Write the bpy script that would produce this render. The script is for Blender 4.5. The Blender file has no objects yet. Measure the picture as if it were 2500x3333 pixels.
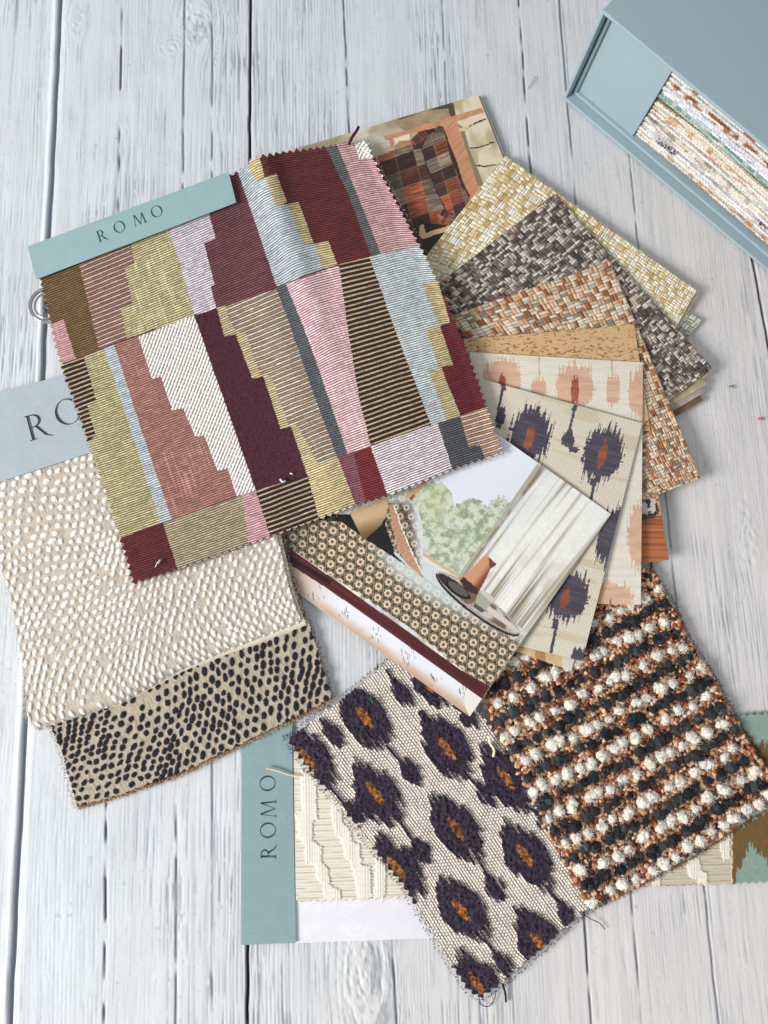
import bpy, math, random
import numpy as np

S = 0.00025                      # metres per unit (one unit ~ one photo pixel on the table)
F = 2800.0; HC = 2800.0          # focal length in photo pixels, camera height in units
_n = np.array([-285., -595., -F]); _n /= np.linalg.norm(_n)
_v = np.array([-400., 14010., -F]); _v -= _v.dot(_n)*_n; _v /= np.linalg.norm(_v)
_z = -_n; _x = np.cross(_v, _z)
R = np.array([_x, _v, _z])       # camera -> world rotation; planks run along world Y

def W(px, py, h=0.0):
    """point on the photo -> world position (metres) at height h units above the table"""
    px = np.asarray(px, float); py = np.asarray(py, float)
    dx = px-1250.; dy = -(py-1666.5)
    wx = R[0, 0]*dx+R[0, 1]*dy-R[0, 2]*F
    wy = R[1, 0]*dx+R[1, 1]*dy-R[1, 2]*F
    wz = R[2, 0]*dx+R[2, 1]*dy-R[2, 2]*F
    t = (HC-h)/-wz
    return np.stack(np.broadcast_arrays(wx*t*S, wy*t*S, h*S), -1)

# ------------------------------------------------------------------ camera, light, exposure
SC = bpy.context.scene
cam_d = bpy.data.cameras.new('camera'); cam = bpy.data.objects.new('camera', cam_d)
SC.collection.objects.link(cam); SC.camera = cam
from mathutils import Matrix, Vector
M4 = Matrix([list(R[0])+[0], list(R[1])+[0], list(R[2])+[HC*S], [0, 0, 0, 1]])
cam.matrix_world = M4
cam_d.sensor_fit = 'VERTICAL'; cam_d.sensor_height = 24.0; cam_d.lens = 24.0*F/3333.0
cam_d.clip_start = 0.01; cam_d.clip_end = 50

wd = bpy.data.worlds.new('World'); SC.world = wd; wd.use_nodes = True
bg = wd.node_tree.nodes['Background']; bg.inputs[0].default_value = (0.95, 0.975, 1.0, 1); bg.inputs[1].default_value = 0.46

def area(name, loc, target, size, power, color):
    d = bpy.data.lights.new(name, 'AREA'); d.shape = 'RECTANGLE'; d.size = size[0]; d.size_y = size[1]
    d.energy = power; d.color = color
    o = bpy.data.objects.new(name, d); SC.collection.objects.link(o)
    o.location = loc
    o.rotation_euler = (Vector(target)-Vector(loc)).to_track_quat('-Z', 'Y').to_euler()
    return o
area('window_light', (-2.35, -0.75, 1.42), (0.12, 0.12, 0), (0.95, 0.95), 116, (1.0, 0.985, 0.965))
SC.view_settings.view_transform = 'Standard'; SC.view_settings.look = 'None'
SC.view_settings.gamma = 1.0; SC.view_settings.use_curve_mapping = False
SC.view_settings.exposure = 0.0

SAT = .88
# ------------------------------------------------------------------ numpy helpers
rng = np.random.default_rng(7)
TAB = rng.random((512, 512))
def vn(x, y, seed=0):
    x = np.asarray(x, float)+seed*37.17; y = np.asarray(y, float)+seed*91.73
    ix = np.floor(x).astype(int); iy = np.floor(y).astype(int); fx = x-ix; fy = y-iy
    fx = fx*fx*(3-2*fx); fy = fy*fy*(3-2*fy)
    a = TAB[iy & 511, ix & 511]; b = TAB[iy & 511, (ix+1) & 511]
    c = TAB[(iy+1) & 511, ix & 511]; d = TAB[(iy+1) & 511, (ix+1) & 511]
    return (a*(1-fx)+b*fx)*(1-fy)+(c*(1-fx)+d*fx)*fy
def fbm(x, y, seed=0, o=3):
    s = 0; a = .5; t = 0
    for k in range(o):
        s = s+a*vn(x*2**k, y*2**k, seed+k); t += a; a *= .5
    return s/t
def hsh(i, j, seed=0):
    i = np.asarray(i).astype(int); j = np.asarray(j).astype(int)
    return TAB[(j*7+seed*13+(i >> 3)*3) & 511, (i*5+seed*101+(j >> 4)*11) & 511]
def smooth(a, b, x):
    t = np.clip((x-a)/(b-a), 0, 1); return t*t*(3-2*t)
def rgb(*c): return np.array(c, float)/255.
def lin(c):
    c = np.clip(c, 0, 1); return np.where(c <= .04045, c/12.92, ((c+.055)/1.055)**2.4)
def mixc(a, b, m): return a*(1-m[..., None])+b*m[..., None]
def inpoly(X, Y, P):
    P = np.asarray(P, float); x0, y0 = P.min(0); x1, y1 = P.max(0)
    out = np.zeros(X.shape, bool)
    bb = (X >= x0) & (X <= x1) & (Y >= y0) & (Y <= y1)
    if not bb.any(): return out
    x = X[bb]; y = Y[bb]; r = np.zeros(x.shape, bool); n = len(P)
    for i in range(n):
        xa, ya = P[i]; xb, yb = P[(i+1) % n]
        if ya == yb: continue
        c = ((ya > y) != (yb > y)) & (x < (xb-xa)*(y-ya)/(yb-ya)+xa)
        r ^= c
    out[bb] = r
    return out
def crop(ox, oy, s): return lambda pts: [(ox+s*x, oy+s*y) for x, y in pts]
c1 = crop(0, 400, .7535); c2 = crop(800, 300, .5425); c3 = crop(100, 1000, .6028); c4 = crop(900, 1100, .4822)
cb = crop(1700, 0, .4823); cd = crop(1300, 450, .6329); ce = crop(1450, 1000, .5425); cf = crop(900, 1500, .7233)
cg = crop(0, 1200, .663); ch = crop(750, 2100, .7233); ci = crop(1500, 1800, .6028); ck = crop(1100, 0, .5124)
cm = crop(1250, 2050, .422); cz = crop(60, 850, .3571)

# ------------------------------------------------------------------ objects and tags
def link(o, parent=None):
    SC.collection.objects.link(o)
    if parent is not None: o.parent = parent
    return o
def tag(o, label=None, cat=None, group=None, kind=None):
    if label: o['label'] = label
    if cat: o['category'] = cat
    if group: o['group'] = group
    if kind: o['kind'] = kind
    return o
def empty(name, px, py, label, cat, group=None):
    o = bpy.data.objects.new(name, None); o.empty_display_size = .02
    o.location = W(px, py, 0); link(o)
    return tag(o, label, cat, group)

def raw_mesh(name, V, faces, mat, parent=None, col=None, smooth_=True, mats=None, midx=None):
    """V (n,3) metres; faces (m,k) int array or list of arrays with differing k"""
    V = np.asarray(V, float)
    org = np.array([0, 0, 0.]) if parent is None else np.array(parent.location)
    if parent is None:
        org = np.array([(V[:, 0].min()+V[:, 0].max())/2, (V[:, 1].min()+V[:, 1].max())/2, V[:, 2].min()])
    if not isinstance(faces, list): faces = [faces]
    faces = [np.asarray(f, int) for f in faces if len(f)]
    loops = np.concatenate([f.ravel() for f in faces])
    sizes = np.concatenate([np.full(len(f), f.shape[1]) for f in faces])
    starts = np.concatenate([[0], np.cumsum(sizes)[:-1]])
    me = bpy.data.meshes.new(name)
    me.vertices.add(len(V)); me.vertices.foreach_set('co', (V-org).ravel().astype(np.float32))
    me.loops.add(len(loops)); me.loops.foreach_set('vertex_index', loops.astype(np.int32))
    me.polygons.add(len(sizes)); me.polygons.foreach_set('loop_start', starts.astype(np.int32))
    me.polygons.foreach_set('loop_total', sizes.astype(np.int32))
    if smooth_: me.polygons.foreach_set('use_smooth', np.ones(len(sizes), bool))
    me.update(calc_edges=True)
    if col is not None:
        a = me.color_attributes.new('Col', 'FLOAT_COLOR', 'POINT')
        col = np.asarray(col, float); gy = col.mean(-1, keepdims=True); col = gy+(col-gy)*SAT
        c = np.ones((len(V), 4), np.float32); c[:, :3] = lin(col); a.data.foreach_set('color', c.ravel())
    me.materials.append(mat)
    o = bpy.data.objects.new(name, me); link(o, parent)
    if parent is None: o.location = org
    return o

def grid_mesh(name, P, mask, col, thick, mat, parent=None, under=None):
    """P (ny,nx,3) metres, mask of kept vertices; adds side walls of the given thickness (units)"""
    ny, nx = mask.shape
    cell = mask[:-1, :-1] & mask[1:, :-1] & mask[:-1, 1:] & mask[1:, 1:]
    used = np.zeros(mask.shape, bool)
    used[:-1, :-1] |= cell; used[1:, :-1] |= cell; used[:-1, 1:] |= cell; used[1:, 1:] |= cell
    idx = np.full(mask.shape, -1); idx[used] = np.arange(used.sum())
    V = P[used]; C = np.broadcast_to(col, P.shape)[used]
    a, b, c, d = idx[:-1, :-1][cell], idx[:-1, 1:][cell], idx[1:, 1:][cell], idx[1:, :-1][cell]
    Fq = np.stack([a, d, c, b], 1)     # t runs down the photo (-y): counter-clockwise from above
    pad = np.pad(cell, 1)
    E = []
    up = cell & ~pad[:-2, 1:-1]; dn = cell & ~pad[2:, 1:-1]; lf = cell & ~pad[1:-1, :-2]; rt = cell & ~pad[1:-1, 2:]
    E.append(np.stack([idx[:-1, :-1][up], idx[:-1, 1:][up]], 1)); E.append(np.stack([idx[1:, 1:][dn], idx[1:, :-1][dn]], 1))
    E.append(np.stack([idx[1:, :-1][lf], idx[:-1, :-1][lf]], 1)); E.append(np.stack([idx[:-1, 1:][rt], idx[1:, 1:][rt]], 1))
    E = np.concatenate(E); u, inv = np.unique(E, return_inverse=True); inv = inv.reshape(E.shape)
    n0 = len(V); top = V[u]; bot = top.copy(); bot[:, 2] = np.maximum(bot[:, 2]-thick*S, .2*S)
    V = np.concatenate([V, top, bot]); cu = C[u]; ub = cu if under is None else np.broadcast_to(under, cu.shape)
    C = np.concatenate([C, (cu+ub)/2, ub]); k = len(u)
    Fs = np.stack([n0+inv[:, 0], n0+inv[:, 1], n0+k+inv[:, 1], n0+k+inv[:, 0]], 1)
    return raw_mesh(name, V, [Fq, Fs], mat, parent, C)

def arc(P, n):
    P = np.asarray(P, float); d = np.r_[0, np.cumsum(np.hypot(*np.diff(P, axis=0).T))]
    t = np.linspace(0, d[-1], n); return np.stack([np.interp(t, d, P[:, 0]), np.interp(t, d, P[:, 1])], 1), d[-1]
def smoothline(P, k=4):
    """Catmull-Rom through the points"""
    P = np.asarray(P, float)
    if len(P) < 3: return P
    Q = np.vstack([2*P[0]-P[1], P, 2*P[-1]-P[-2]]); out = []
    for i in range(1, len(Q)-2):
        for t in np.linspace(0, 1, k, endpoint=False):
            a, b, c, d = Q[i-1], Q[i], Q[i+1], Q[i+2]
            out.append(.5*((2*b)+(-a+c)*t+(2*a-5*b+4*c-d)*t*t+(-a+3*b-3*c+d)*t**3))
    out.append(P[-1]); return np.array(out)

class Sheet:
    """a four-sided patch given by its four edges in photo pixels; grid of vertices with photo and cloth coordinates"""
    def __init__(s, top, bottom, left, right, step):
        Lu = (arc(top, 2)[1]+arc(bottom, 2)[1])/2; Lv = (arc(left, 2)[1]+arc(right, 2)[1])/2
        nx = max(3, int(Lu/step)+1); ny = max(3, int(Lv/step)+1)
        T = arc(top, nx)[0][None]; B = arc(bottom, nx)[0][None]; L = arc(left, ny)[0][:, None]; Rr = arc(right, ny)[0][:, None]
        s_ = np.linspace(0, 1, nx)[None, :, None]; t_ = np.linspace(0, 1, ny)[:, None, None]
        P = (1-t_)*T+t_*B+(1-s_)*L+s_*Rr-((1-s_)*(1-t_)*T[:, :1]+s_*(1-t_)*T[:, -1:]+(1-s_)*t_*B[:, :1]+s_*t_*B[:, -1:])
        s.X = P[..., 0]; s.Y = P[..., 1]; s.s = np.broadcast_to(s_[..., 0], s.X.shape); s.t = np.broadcast_to(t_[..., 0], s.X.shape)
        s.U = s.s*Lu; s.V = s.t*Lv; s.Lu = Lu; s.Lv = Lv
        s.col = np.zeros(s.X.shape+(3,)); s.z = np.zeros(s.X.shape); s.mask = np.ones(s.X.shape, bool)
    def poly(s, pts, c, jit=0, seed=0, freq=9.):
        X, Y = s.X, s.Y
        if jit: X = X+jit*(vn(s.X/freq, s.Y/freq, seed)-.5); Y = Y+jit*(vn(s.X/freq, s.Y/freq, seed+5)-.5)
        m = inpoly(X, Y, pts); c = np.broadcast_to(c, s.col.shape); s.col[m] = c[m]; return m
    def pink(s, amp=8, pitch=19, sides='tblr', jit=1.5):
        tri = lambda q, k: amp*(1-np.abs(2*((q/pitch+k) % 1)-1))+jit*vn(q/6, 0*q, 3)
        m = s.mask
        if 't' in sides: m = m & (s.V > tri(s.U, 0))
        if 'b' in sides: m = m & (s.V < s.Lv-tri(s.U, .3))
        if 'l' in sides: m = m & (s.U > tri(s.V, .1))
        if 'r' in sides: m = m & (s.U < s.Lu-tri(s.V, .6))
        s.mask = m
    def bil(s, tl, tr, br, bl):
        return (1-s.t)*((1-s.s)*tl+s.s*tr)+s.t*((1-s.s)*bl+s.s*br)
    def build(s, name, mat, thick, parent=None, under=None):
        return grid_mesh(name, W(s.X, s.Y, s.z), s.mask, s.col, thick, mat, parent, under)
def quad(tl, tr, br, bl, step): return Sheet([tl, tr], [bl, br], [tl, bl], [tr, br], step)

# ------------------------------------------------------------------ materials
def mat(name, rough=.85, spec=.25, noise=0., nscale=3000, bump=0., bscale=3000, metal=0, color=None, sheen=0, stretch=None, bdist=.0004):
    m = bpy.data.materials.new(name); m.use_nodes = True; nt = m.node_tree; N = nt.nodes; Lk = nt.links
    p = N['Principled BSDF']; p.inputs['Roughness'].default_value = rough
    p.inputs['Specular IOR Level'].default_value = spec; p.inputs['Metallic'].default_value = metal
    if sheen: p.inputs['Sheen Weight'].default_value = sheen
    if color is None:
        src = N.new('ShaderNodeAttribute'); src.attribute_name = 'Col'; out = src.outputs['Color']
    else:
        src = N.new('ShaderNodeRGB'); src.outputs[0].default_value = tuple(lin(rgb(*color)))+(1,); out = src.outputs[0]
    tc = N.new('ShaderNodeTexCoord'); mp = N.new('ShaderNodeMapping'); Lk.new(tc.outputs['Object'], mp.inputs[0])
    if stretch: mp.inputs['Scale'].default_value = stretch
    if noise:
        n = N.new('ShaderNodeTexNoise'); n.inputs['Scale'].default_value = nscale; n.inputs['Detail'].default_value = 3
        Lk.new(mp.outputs[0], n.inputs['Vector'])
        mr = N.new('ShaderNodeMapRange'); mr.inputs['From Min'].default_value = .25; mr.inputs['From Max'].default_value = .75
        mr.inputs['To Min'].default_value = 1-noise; mr.inputs['To Max'].default_value = 1+noise; Lk.new(n.outputs['Fac'], mr.inputs['Value'])
        mx = N.new('ShaderNodeVectorMath'); mx.operation = 'SCALE'; Lk.new(out, mx.inputs[0]); Lk.new(mr.outputs[0], mx.inputs['Scale'])
        out = mx.outputs[0]
    Lk.new(out, p.inputs['Base Color'])
    if bump:
        n = N.new('ShaderNodeTexNoise'); n.inputs['Scale'].default_value = bscale; n.inputs['Detail'].default_value = 2
        Lk.new(mp.outputs[0], n.inputs['Vector'])
        b = N.new('ShaderNodeBump'); b.inputs['Strength'].default_value = bump; b.inputs['Distance'].default_value = bdist
        Lk.new(n.outputs['Fac'], b.inputs['Height']); Lk.new(b.outputs[0], p.inputs['Normal'])
    return m
M_cloth = mat('woven_cloth', .92, .12, noise=.16, nscale=2600, bump=.35, bscale=2500, sheen=.08)
M_fuzz = mat('wool_yarn', .95, .05, noise=.12, nscale=3500)
M_wall = mat('woven_wallcovering', .8, .25, noise=.12, nscale=2400, bump=.3, bscale=2600)
M_print = mat('printed_paper', .38, .45, noise=.03, nscale=1500)
M_wood = mat('painted_wood', .62, .3, noise=.035, nscale=900, bump=.25, bscale=700, stretch=(1, .25, 1))
M_card = mat('flecked_card', .75, .25, noise=.045, nscale=1500, bump=.12, bscale=2500)
M_ink = mat('grey_ink', .6, .3, color=(62, 68, 72))
M_box = mat('cloth_covered_board', .68, .3, noise=.06, nscale=1700, bump=.3, bscale=3500, color=(150, 170, 178))
M_chrome = mat('chrome', .12, .5, metal=1, color=(205, 205, 208))

# ------------------------------------------------------------------ the wooden tabletop
def tabletop():
    st = 3.1; xs = np.concatenate([np.arange(-3200, -1150, 13.), np.arange(-1150, 2030, st), np.arange(2030, 4000, 13.)])
    ys = np.concatenate([np.arange(4600, 2790, -16.), np.arange(2790, -1150, -st*1.5), np.arange(-1150, -3200, -16.)])
    X, Y = np.meshgrid(xs, ys)
    def wx(px, py): return W(px, py)[0]/S, W(px, py)[1]/S
    # knots bend the grain
    gx = X.copy(); knot = np.zeros(X.shape); kr = np.zeros(X.shape)
    for (px, py, rx, ry, A) in [(640, 75, 62, 95, 1), (560, 150, 45, 45, .7), (1195, 3160, 75, 150, 1), (250, 60, 40, 60, .5), (2440, 1750, 40, 110, .6), (1560, 60, 20, 60, .3)]:
        kx, ky = wx(px, py); dx = (X-kx)/rx; dy = (Y-ky)/ry; r = np.hypot(dx, dy)
        w = np.exp(-r**2*.55)*A
        gx += -w*rx*.9*np.tanh(dx*1.5)*1.2
        knot = np.maximum(knot, np.exp(-(r/1.1)**4)*A); kr = np.where(r < 2.2, r*rx, kr)
    wob = 18*(fbm(X/260, Y/900, 3)-.5)+5*(vn(X/60, Y/220, 9)-.5)
    g = gx+wob
    cov = smooth(.34, .62, fbm(X/230, Y/420, 21)+.20*smooth(100, 1300, X))          # thick paint hides the grain
    ls = 1-.75*cov
    n1 = vn(g/7.2, Y/420, 31); n2 = vn(g/4.0, Y/130, 32); n3 = vn(g/23, Y/600, 33)
    dash = vn(g/6, Y/26, 35)
    per = .5+.5*np.cos(2*np.pi*(g/11.5+3.5*fbm(g/260, Y/1500, 77, 2))); pm = smooth(.42, .6, fbm(X/120, Y/700, 78))*smooth(.25, .6, vn(g/11, Y/75, 79))
    groove = np.maximum(smooth(.56, .86, n1)*ls*.8, smooth(.45, .95, per)*pm*(.25+.75*ls)); fine = smooth(.62, .9, n2)*ls*smooth(.25, .7, dash+.25)
    rings = smooth(.35, .95, .5+.5*np.sin(kr*.30+9*fbm(X/34, Y/60, 4)))*knot*smooth(.3, .6, vn(X/14, Y/14, 6))
    lump = fbm(X/16, Y/22, 41)*knot
    h = -1.3*groove-1.4*fine-2.2*rings+4.2*lump+.8*fbm(X/40, Y/60, 44)+1.1*(n3-.5)
    base = mixc(rgb(208, 214, 219), rgb(219, 215, 213), smooth(-400, 1700, X-.35*Y+300))  # ambient light's drift, bluish upper left to warm lower right, painted into the colour
    base = base*(.97+.06*fbm(X/90, Y/160, 51)[..., None])
    c = mixc(base, rgb(158, 169, 181), .42*groove); c = mixc(c, rgb(118, 124, 134), .52*fine); c = mixc(c, rgb(158, 166, 174), .22*rings)
    sp = smooth(.86, .95, vn(X/7, Y/16, 61))*smooth(.5, .7, fbm(X/120, Y/150, 62)); c = mixc(c, rgb(120, 128, 138), .25*sp)
    # joints between boards: (top x, bottom x in photo px, width, depth, dash strength)
    J = [(196, 34, 7, 7, 0, rgb(132, 144, 158)), (817, 806, 4.6, 12, .34, rgb(34, 32, 44)), (396, 335, 2.6, 5, .66, rgb(88, 92, 104)),
         (1117, 1290, 2.6, 3, .6, rgb(110, 116, 128)), (1443, 1580, 3, 3, .6, rgb(160, 168, 180)), (1690, 1925, 3.0, 5, .62, rgb(105, 108, 118)),
         (600, 570, 2.6, 3, .7, rgb(120, 126, 138)), (2000, 2344, 3, 3.5, .5, rgb(150, 155, 164)), (1822, 2090, 2.6, 3, .6, rgb(120, 124, 134)),
         (-90, -330, 5, 10, 0, rgb(90, 95, 110)), (2300, 2900, 5, 9, 0, rgb(100, 100, 110)), (3000, 3700, 5, 9, 0, rgb(100, 100, 110)), (-700, -1050, 5, 10, 0, rgb(90, 95, 110)), (690, 690, 2.2, 2.5, .72, rgb(120, 126, 138))]
    for a, b, wdt, dep, ds, cc in J:
        xa, ya = wx(a, 0); xb, yb = wx(b, 3333); xl = xa+(xb-xa)*(Y-ya)/(yb-ya)
        xl = xl+7*(vn(Y/420, 0*Y, a % 17)-.5)+3*(vn(Y/70, 0*Y, a % 13)-.5)
        d = np.abs(X-xl); k = 1-smooth(wdt*.55, wdt*.55+4, d)
        if ds: k = k*smooth(ds-.28, ds+.05, .25+vn(Y/55, 0*Y+a, 71)*.75)
        h = h-dep*k; c = mixc(c, cc, np.minimum(1, k))
        if a == 196:
            e = np.exp(-((X-xl+17)/8)**2); h = h+3*e; c = mixc(c, rgb(226, 232, 236), .8*e)
            e2 = np.exp(-((X-xl-8)/10)**2); h = h-3*e2
    h = h-h.max()-.2
    P = np.stack([X*S, Y*S, h*S], -1)
    o = grid_mesh('wooden_tabletop', P, np.ones(X.shape, bool), c, 60, M_wood)
    tag(o, kind='structure')
tabletop()

# ------------------------------------------------------------------ lettering
def ring(cx, cy, rx, ry, ix, iy, rot=0, n=40, a0=0, a1=2*math.pi):
    a = np.linspace(a0, a1, n)
    o = np.stack([cx+rx*np.cos(a), cy+ry*np.sin(a)], 1)
    i = np.stack([ix*np.cos(a), iy*np.sin(a)], 1); cr, sr = math.cos(rot), math.sin(rot)
    i = np.stack([cx+i[:, 0]*cr-i[:, 1]*sr, cy+i[:, 0]*sr+i[:, 1]*cr], 1)
    return [[tuple(o[k]), tuple(o[k+1]), tuple(i[k+1]), tuple(i[k])] for k in range(n-1)]
def glyph(chr_):
    Q = []
    if chr_ == 'O': Q += ring(.5, .5, .52, .52, .405, .495, .25)
    if chr_ == 'M':
        Q += [[(.06, 0), (.09, 0), (.20, 1), (.16, 1)], [(.16, 1), (.26, 1), (.60, .12), (.55, 0)],
              [(.55, 0), (.59, .06), (.95, 1), (.90, 1)], [(.88, 1), (.98, 1), (1.10, 0), (.99, 0)],
              [(-.02, 0), (.18, 0), (.18, .025), (-.02, .025)], [(.90, 0), (1.18, 0), (1.18, .025), (.90, .025)]]
    if chr_ == 'R':
        Q += [[(.10, 0), (.22, 0), (.22, 1), (.10, 1)], [(.02, 0), (.32, 0), (.32, .03), (.02, .03)], [(.02, .97), (.22, .97), (.22, 1), (.02, 1)]]
        Q += ring(.28, .74, .36, .26, .25, .215, 0, 22, -math.pi/2, math.pi/2)
        Q += [[(.22, .965), (.28, .965), (.28, 1.0), (.22, 1.0)], [(.22, .48), (.28, .48), (.28, .515), (.22, .515)],
              [(.34, .50), (.46, .50), (.78, .06), (.66, .06)], [(.66, .06), (.78, .06), (.96, -.03), (.92, -.05)]]
    return Q
def lettering(letters, base, size, zf, parent):
    """letters: (char, photo x, photo y of its lower left corner); base: unit vectors right/up in the photo"""
    V = []; Fq = []
    bx, by = np.array(base[0]), np.array(base[1])
    for chr_, x, y in letters:
        for q in glyph(chr_):
            k = len(V)
            for (a, b) in q:
                p = np.array([x, y])+bx*a*size+by*b*size; V.append((p[0], p[1]))
            Fq.append([k, k+1, k+2, k+3])
    V = np.array(V); z = zf(V[:, 0], V[:, 1]); top = W(V[:, 0], V[:, 1], z+.9); bot = W(V[:, 0], V[:, 1], z+.2)
    n = len(V); Fq = np.array(Fq); A = [Fq]
    for i in range(4): A.append(np.stack([Fq[:, i], Fq[:, (i+1) % 4], Fq[:, (i+1) % 4]+n, Fq[:, i]+n], 1))
    return raw_mesh('lettering', np.concatenate([top, bot]), A, M_ink, parent, smooth_=False)

def card(name, q, zs, color, parent, mt=None, thick=3, step=9):
    s = quad(*q, step); s.z = s.bil(*zs); s.col = np.broadcast_to(rgb(*color), s.col.shape)*(.97+.06*vn(s.X/3, s.Y/3, 5)[..., None]*vn(s.X/40, s.Y/40, 6)[..., None]+.012)
    return s.build(name, mt or M_card, thick, parent), s
def zlookup(s):
    x, y, z = s.X.ravel(), s.Y.ravel(), s.z.ravel()
    A = np.stack([x, y, np.ones_like(x)], 1); k = np.linalg.lstsq(A, z, rcond=None)[0]
    return lambda a, b: a*k[0]+b*k[1]+k[2]

# ------------------------------------------------------------------ fibres, yarn and knots
def fibres(starts, dirs, length, radius, color, seed=0, curl=.5, segs=4, zs=0.):
    """thin curved hairs; starts (n,3) in metres, dirs (n,3)"""
    r = np.random.default_rng(seed); n = len(starts); L = length*(.5+r.random(n))*S
    d = dirs/np.linalg.norm(dirs, axis=1, keepdims=True); p = starts.copy(); V = []; 
    side = np.cross(d, r.normal(size=(n, 3))); side /= np.linalg.norm(side, axis=1, keepdims=True)
    for k in range(segs+1):
        b = np.cross(d, side); rad = radius*S*(1-.6*k/segs)
        for j in range(3):
            a = j*2.0944; V.append(p+rad*(np.cos(a)*side+np.sin(a)*b))
        d = d+curl*r.normal(size=(n, 3))*.6; d[:, 2] += zs; d /= np.linalg.norm(d, axis=1, keepdims=True)
        p = p+d*(L/segs)[:, None]; p[:, 2] = np.maximum(p[:, 2], .8*S)
        side = side-d*np.sum(side*d, 1, keepdims=True); side /= np.linalg.norm(side, axis=1, keepdims=True)
    V = np.stack(V, 1)                                   # n, (segs+1)*3, 3
    Fq = []
    for k in range(segs):
        for j in range(3):
            a = k*3+j; b = k*3+(j+1) % 3; Fq.append([a, b, b+3, a+3])
    Fq = np.array(Fq); m = V.shape[1]
    FF = (Fq[None]+(np.arange(n)*m)[:, None, None]).reshape(-1, 4)
    C = np.repeat(np.broadcast_to(color, (n, 3))*(.85+.3*r.random((n, 1))), m, 0)
    return V.reshape(-1, 3), FF, C
def tube(pts, rad, color, twist=0, nseg=8):
    """a yarn along points (units: photo x, y, height)"""
    P = smoothline(np.asarray(pts, float), 6) if len(pts) > 2 else np.asarray(pts, float)
    Q = W(P[:, 0], P[:, 1], P[:, 2]); T = np.gradient(Q, axis=0); T /= np.linalg.norm(T, axis=1, keepdims=True)
    up = np.array([0, 0, 1.]); s = np.cross(T, up); s /= np.linalg.norm(s, axis=1, keepdims=True)+1e-9; b = np.cross(s, T)
    V = []; n = len(Q)
    for i in range(n):
        for j in range(nseg):
            a = 2*math.pi*j/nseg; rr = rad*(1+.22*math.cos(3*a+twist*i))*S
            V.append(Q[i]+rr*(math.cos(a)*s[i]+math.sin(a)*b[i]))
    Fq = [[i*nseg+j, i*nseg+(j+1) % nseg, (i+1)*nseg+(j+1) % nseg, (i+1)*nseg+j] for i in range(n-1) for j in range(nseg)]
    V = np.array(V); return V, np.array(Fq), np.broadcast_to(np.asarray(color, float), V.shape)
def join(parts):
    V = []; Fs = []; C = []; k = 0
    for v, f, c in parts:
        V.append(v); Fs.append(f+k); C.append(c); k += len(v)
    by = {}
    for f in Fs: by.setdefault(f.shape[1], []).append(f)
    return np.concatenate(V), [np.concatenate(x) for x in by.values()], np.concatenate(C)
import bmesh
def ico(sub):
    bm = bmesh.new(); bmesh.ops.create_icosphere(bm, subdivisions=sub, radius=1)
    V = np.array([v.co[:] for v in bm.verts]); Fc = np.array([[v.index for v in f.verts] for f in bm.faces]); bm.free(); return V, Fc
ICO = {k: ico(k) for k in (1, 2, 3)}
def blobs(centres, radii, colors, sub, seed=0, lump=.25, freq=2.5, flat=.8, elong=None, streak=.15):
    """lumpy balls of yarn; centres metres, radii units, elong (n,3): direction*extra length"""
    V0, F0 = ICO[sub]; n = len(centres); r = np.random.default_rng(seed)
    off = r.random((n, 1, 3))*50; q = V0[None]*freq+off
    d = vn(q[..., 0], q[..., 1], 1)+vn(q[..., 1], q[..., 2], 2)+vn(q[..., 0]*1.9, q[..., 2]*1.9, 3)-1.5
    P = V0[None]*(1+lump*d[..., None])
    if elong is not None:
        P = P+elong[:, None, :]*np.sum(P*elong[:, None, :], 2, keepdims=True)/np.maximum(1e-6, np.linalg.norm(elong, axis=1))[:, None, None]
    P[..., 2] *= flat
    V = centres[:, None, :]+P*(radii*S)[:, None, None]
    C = colors[:, None, :]*(1+streak*(vn(q[..., 0]*3, q[..., 1]*3, 7)-.5)*2)[..., None]
    Fc = (F0[None]+(np.arange(n)*len(V0))[:, None, None]).reshape(-1, 3)
    return V.reshape(-1, 3), Fc, np.clip(C.reshape(-1, 3), 0, 1)
def edge_fibres(line, zz, spacing, length, radius, color, outward, seed=0, curl=.5):
    P, L = arc(line, max(4, int(arc(line, 2)[1]/spacing))); n = len(P); r = np.random.default_rng(seed)
    P = P+r.normal(size=P.shape)*2.0
    z = np.interp(np.linspace(0, 1, n), [0, 1], zz)+r.random(n)*3
    p0 = W(P[:, 0], P[:, 1], z); p1 = W(P[:, 0]+outward[0], P[:, 1]+outward[1], z-.25)
    d = p1-p0; d /= np.linalg.norm(d, axis=1, keepdims=True); d = d+.55*r.normal(size=d.shape)*[1, 1, .4]
    return fibres(p0, d, length, radius, color, seed, curl)

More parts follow.
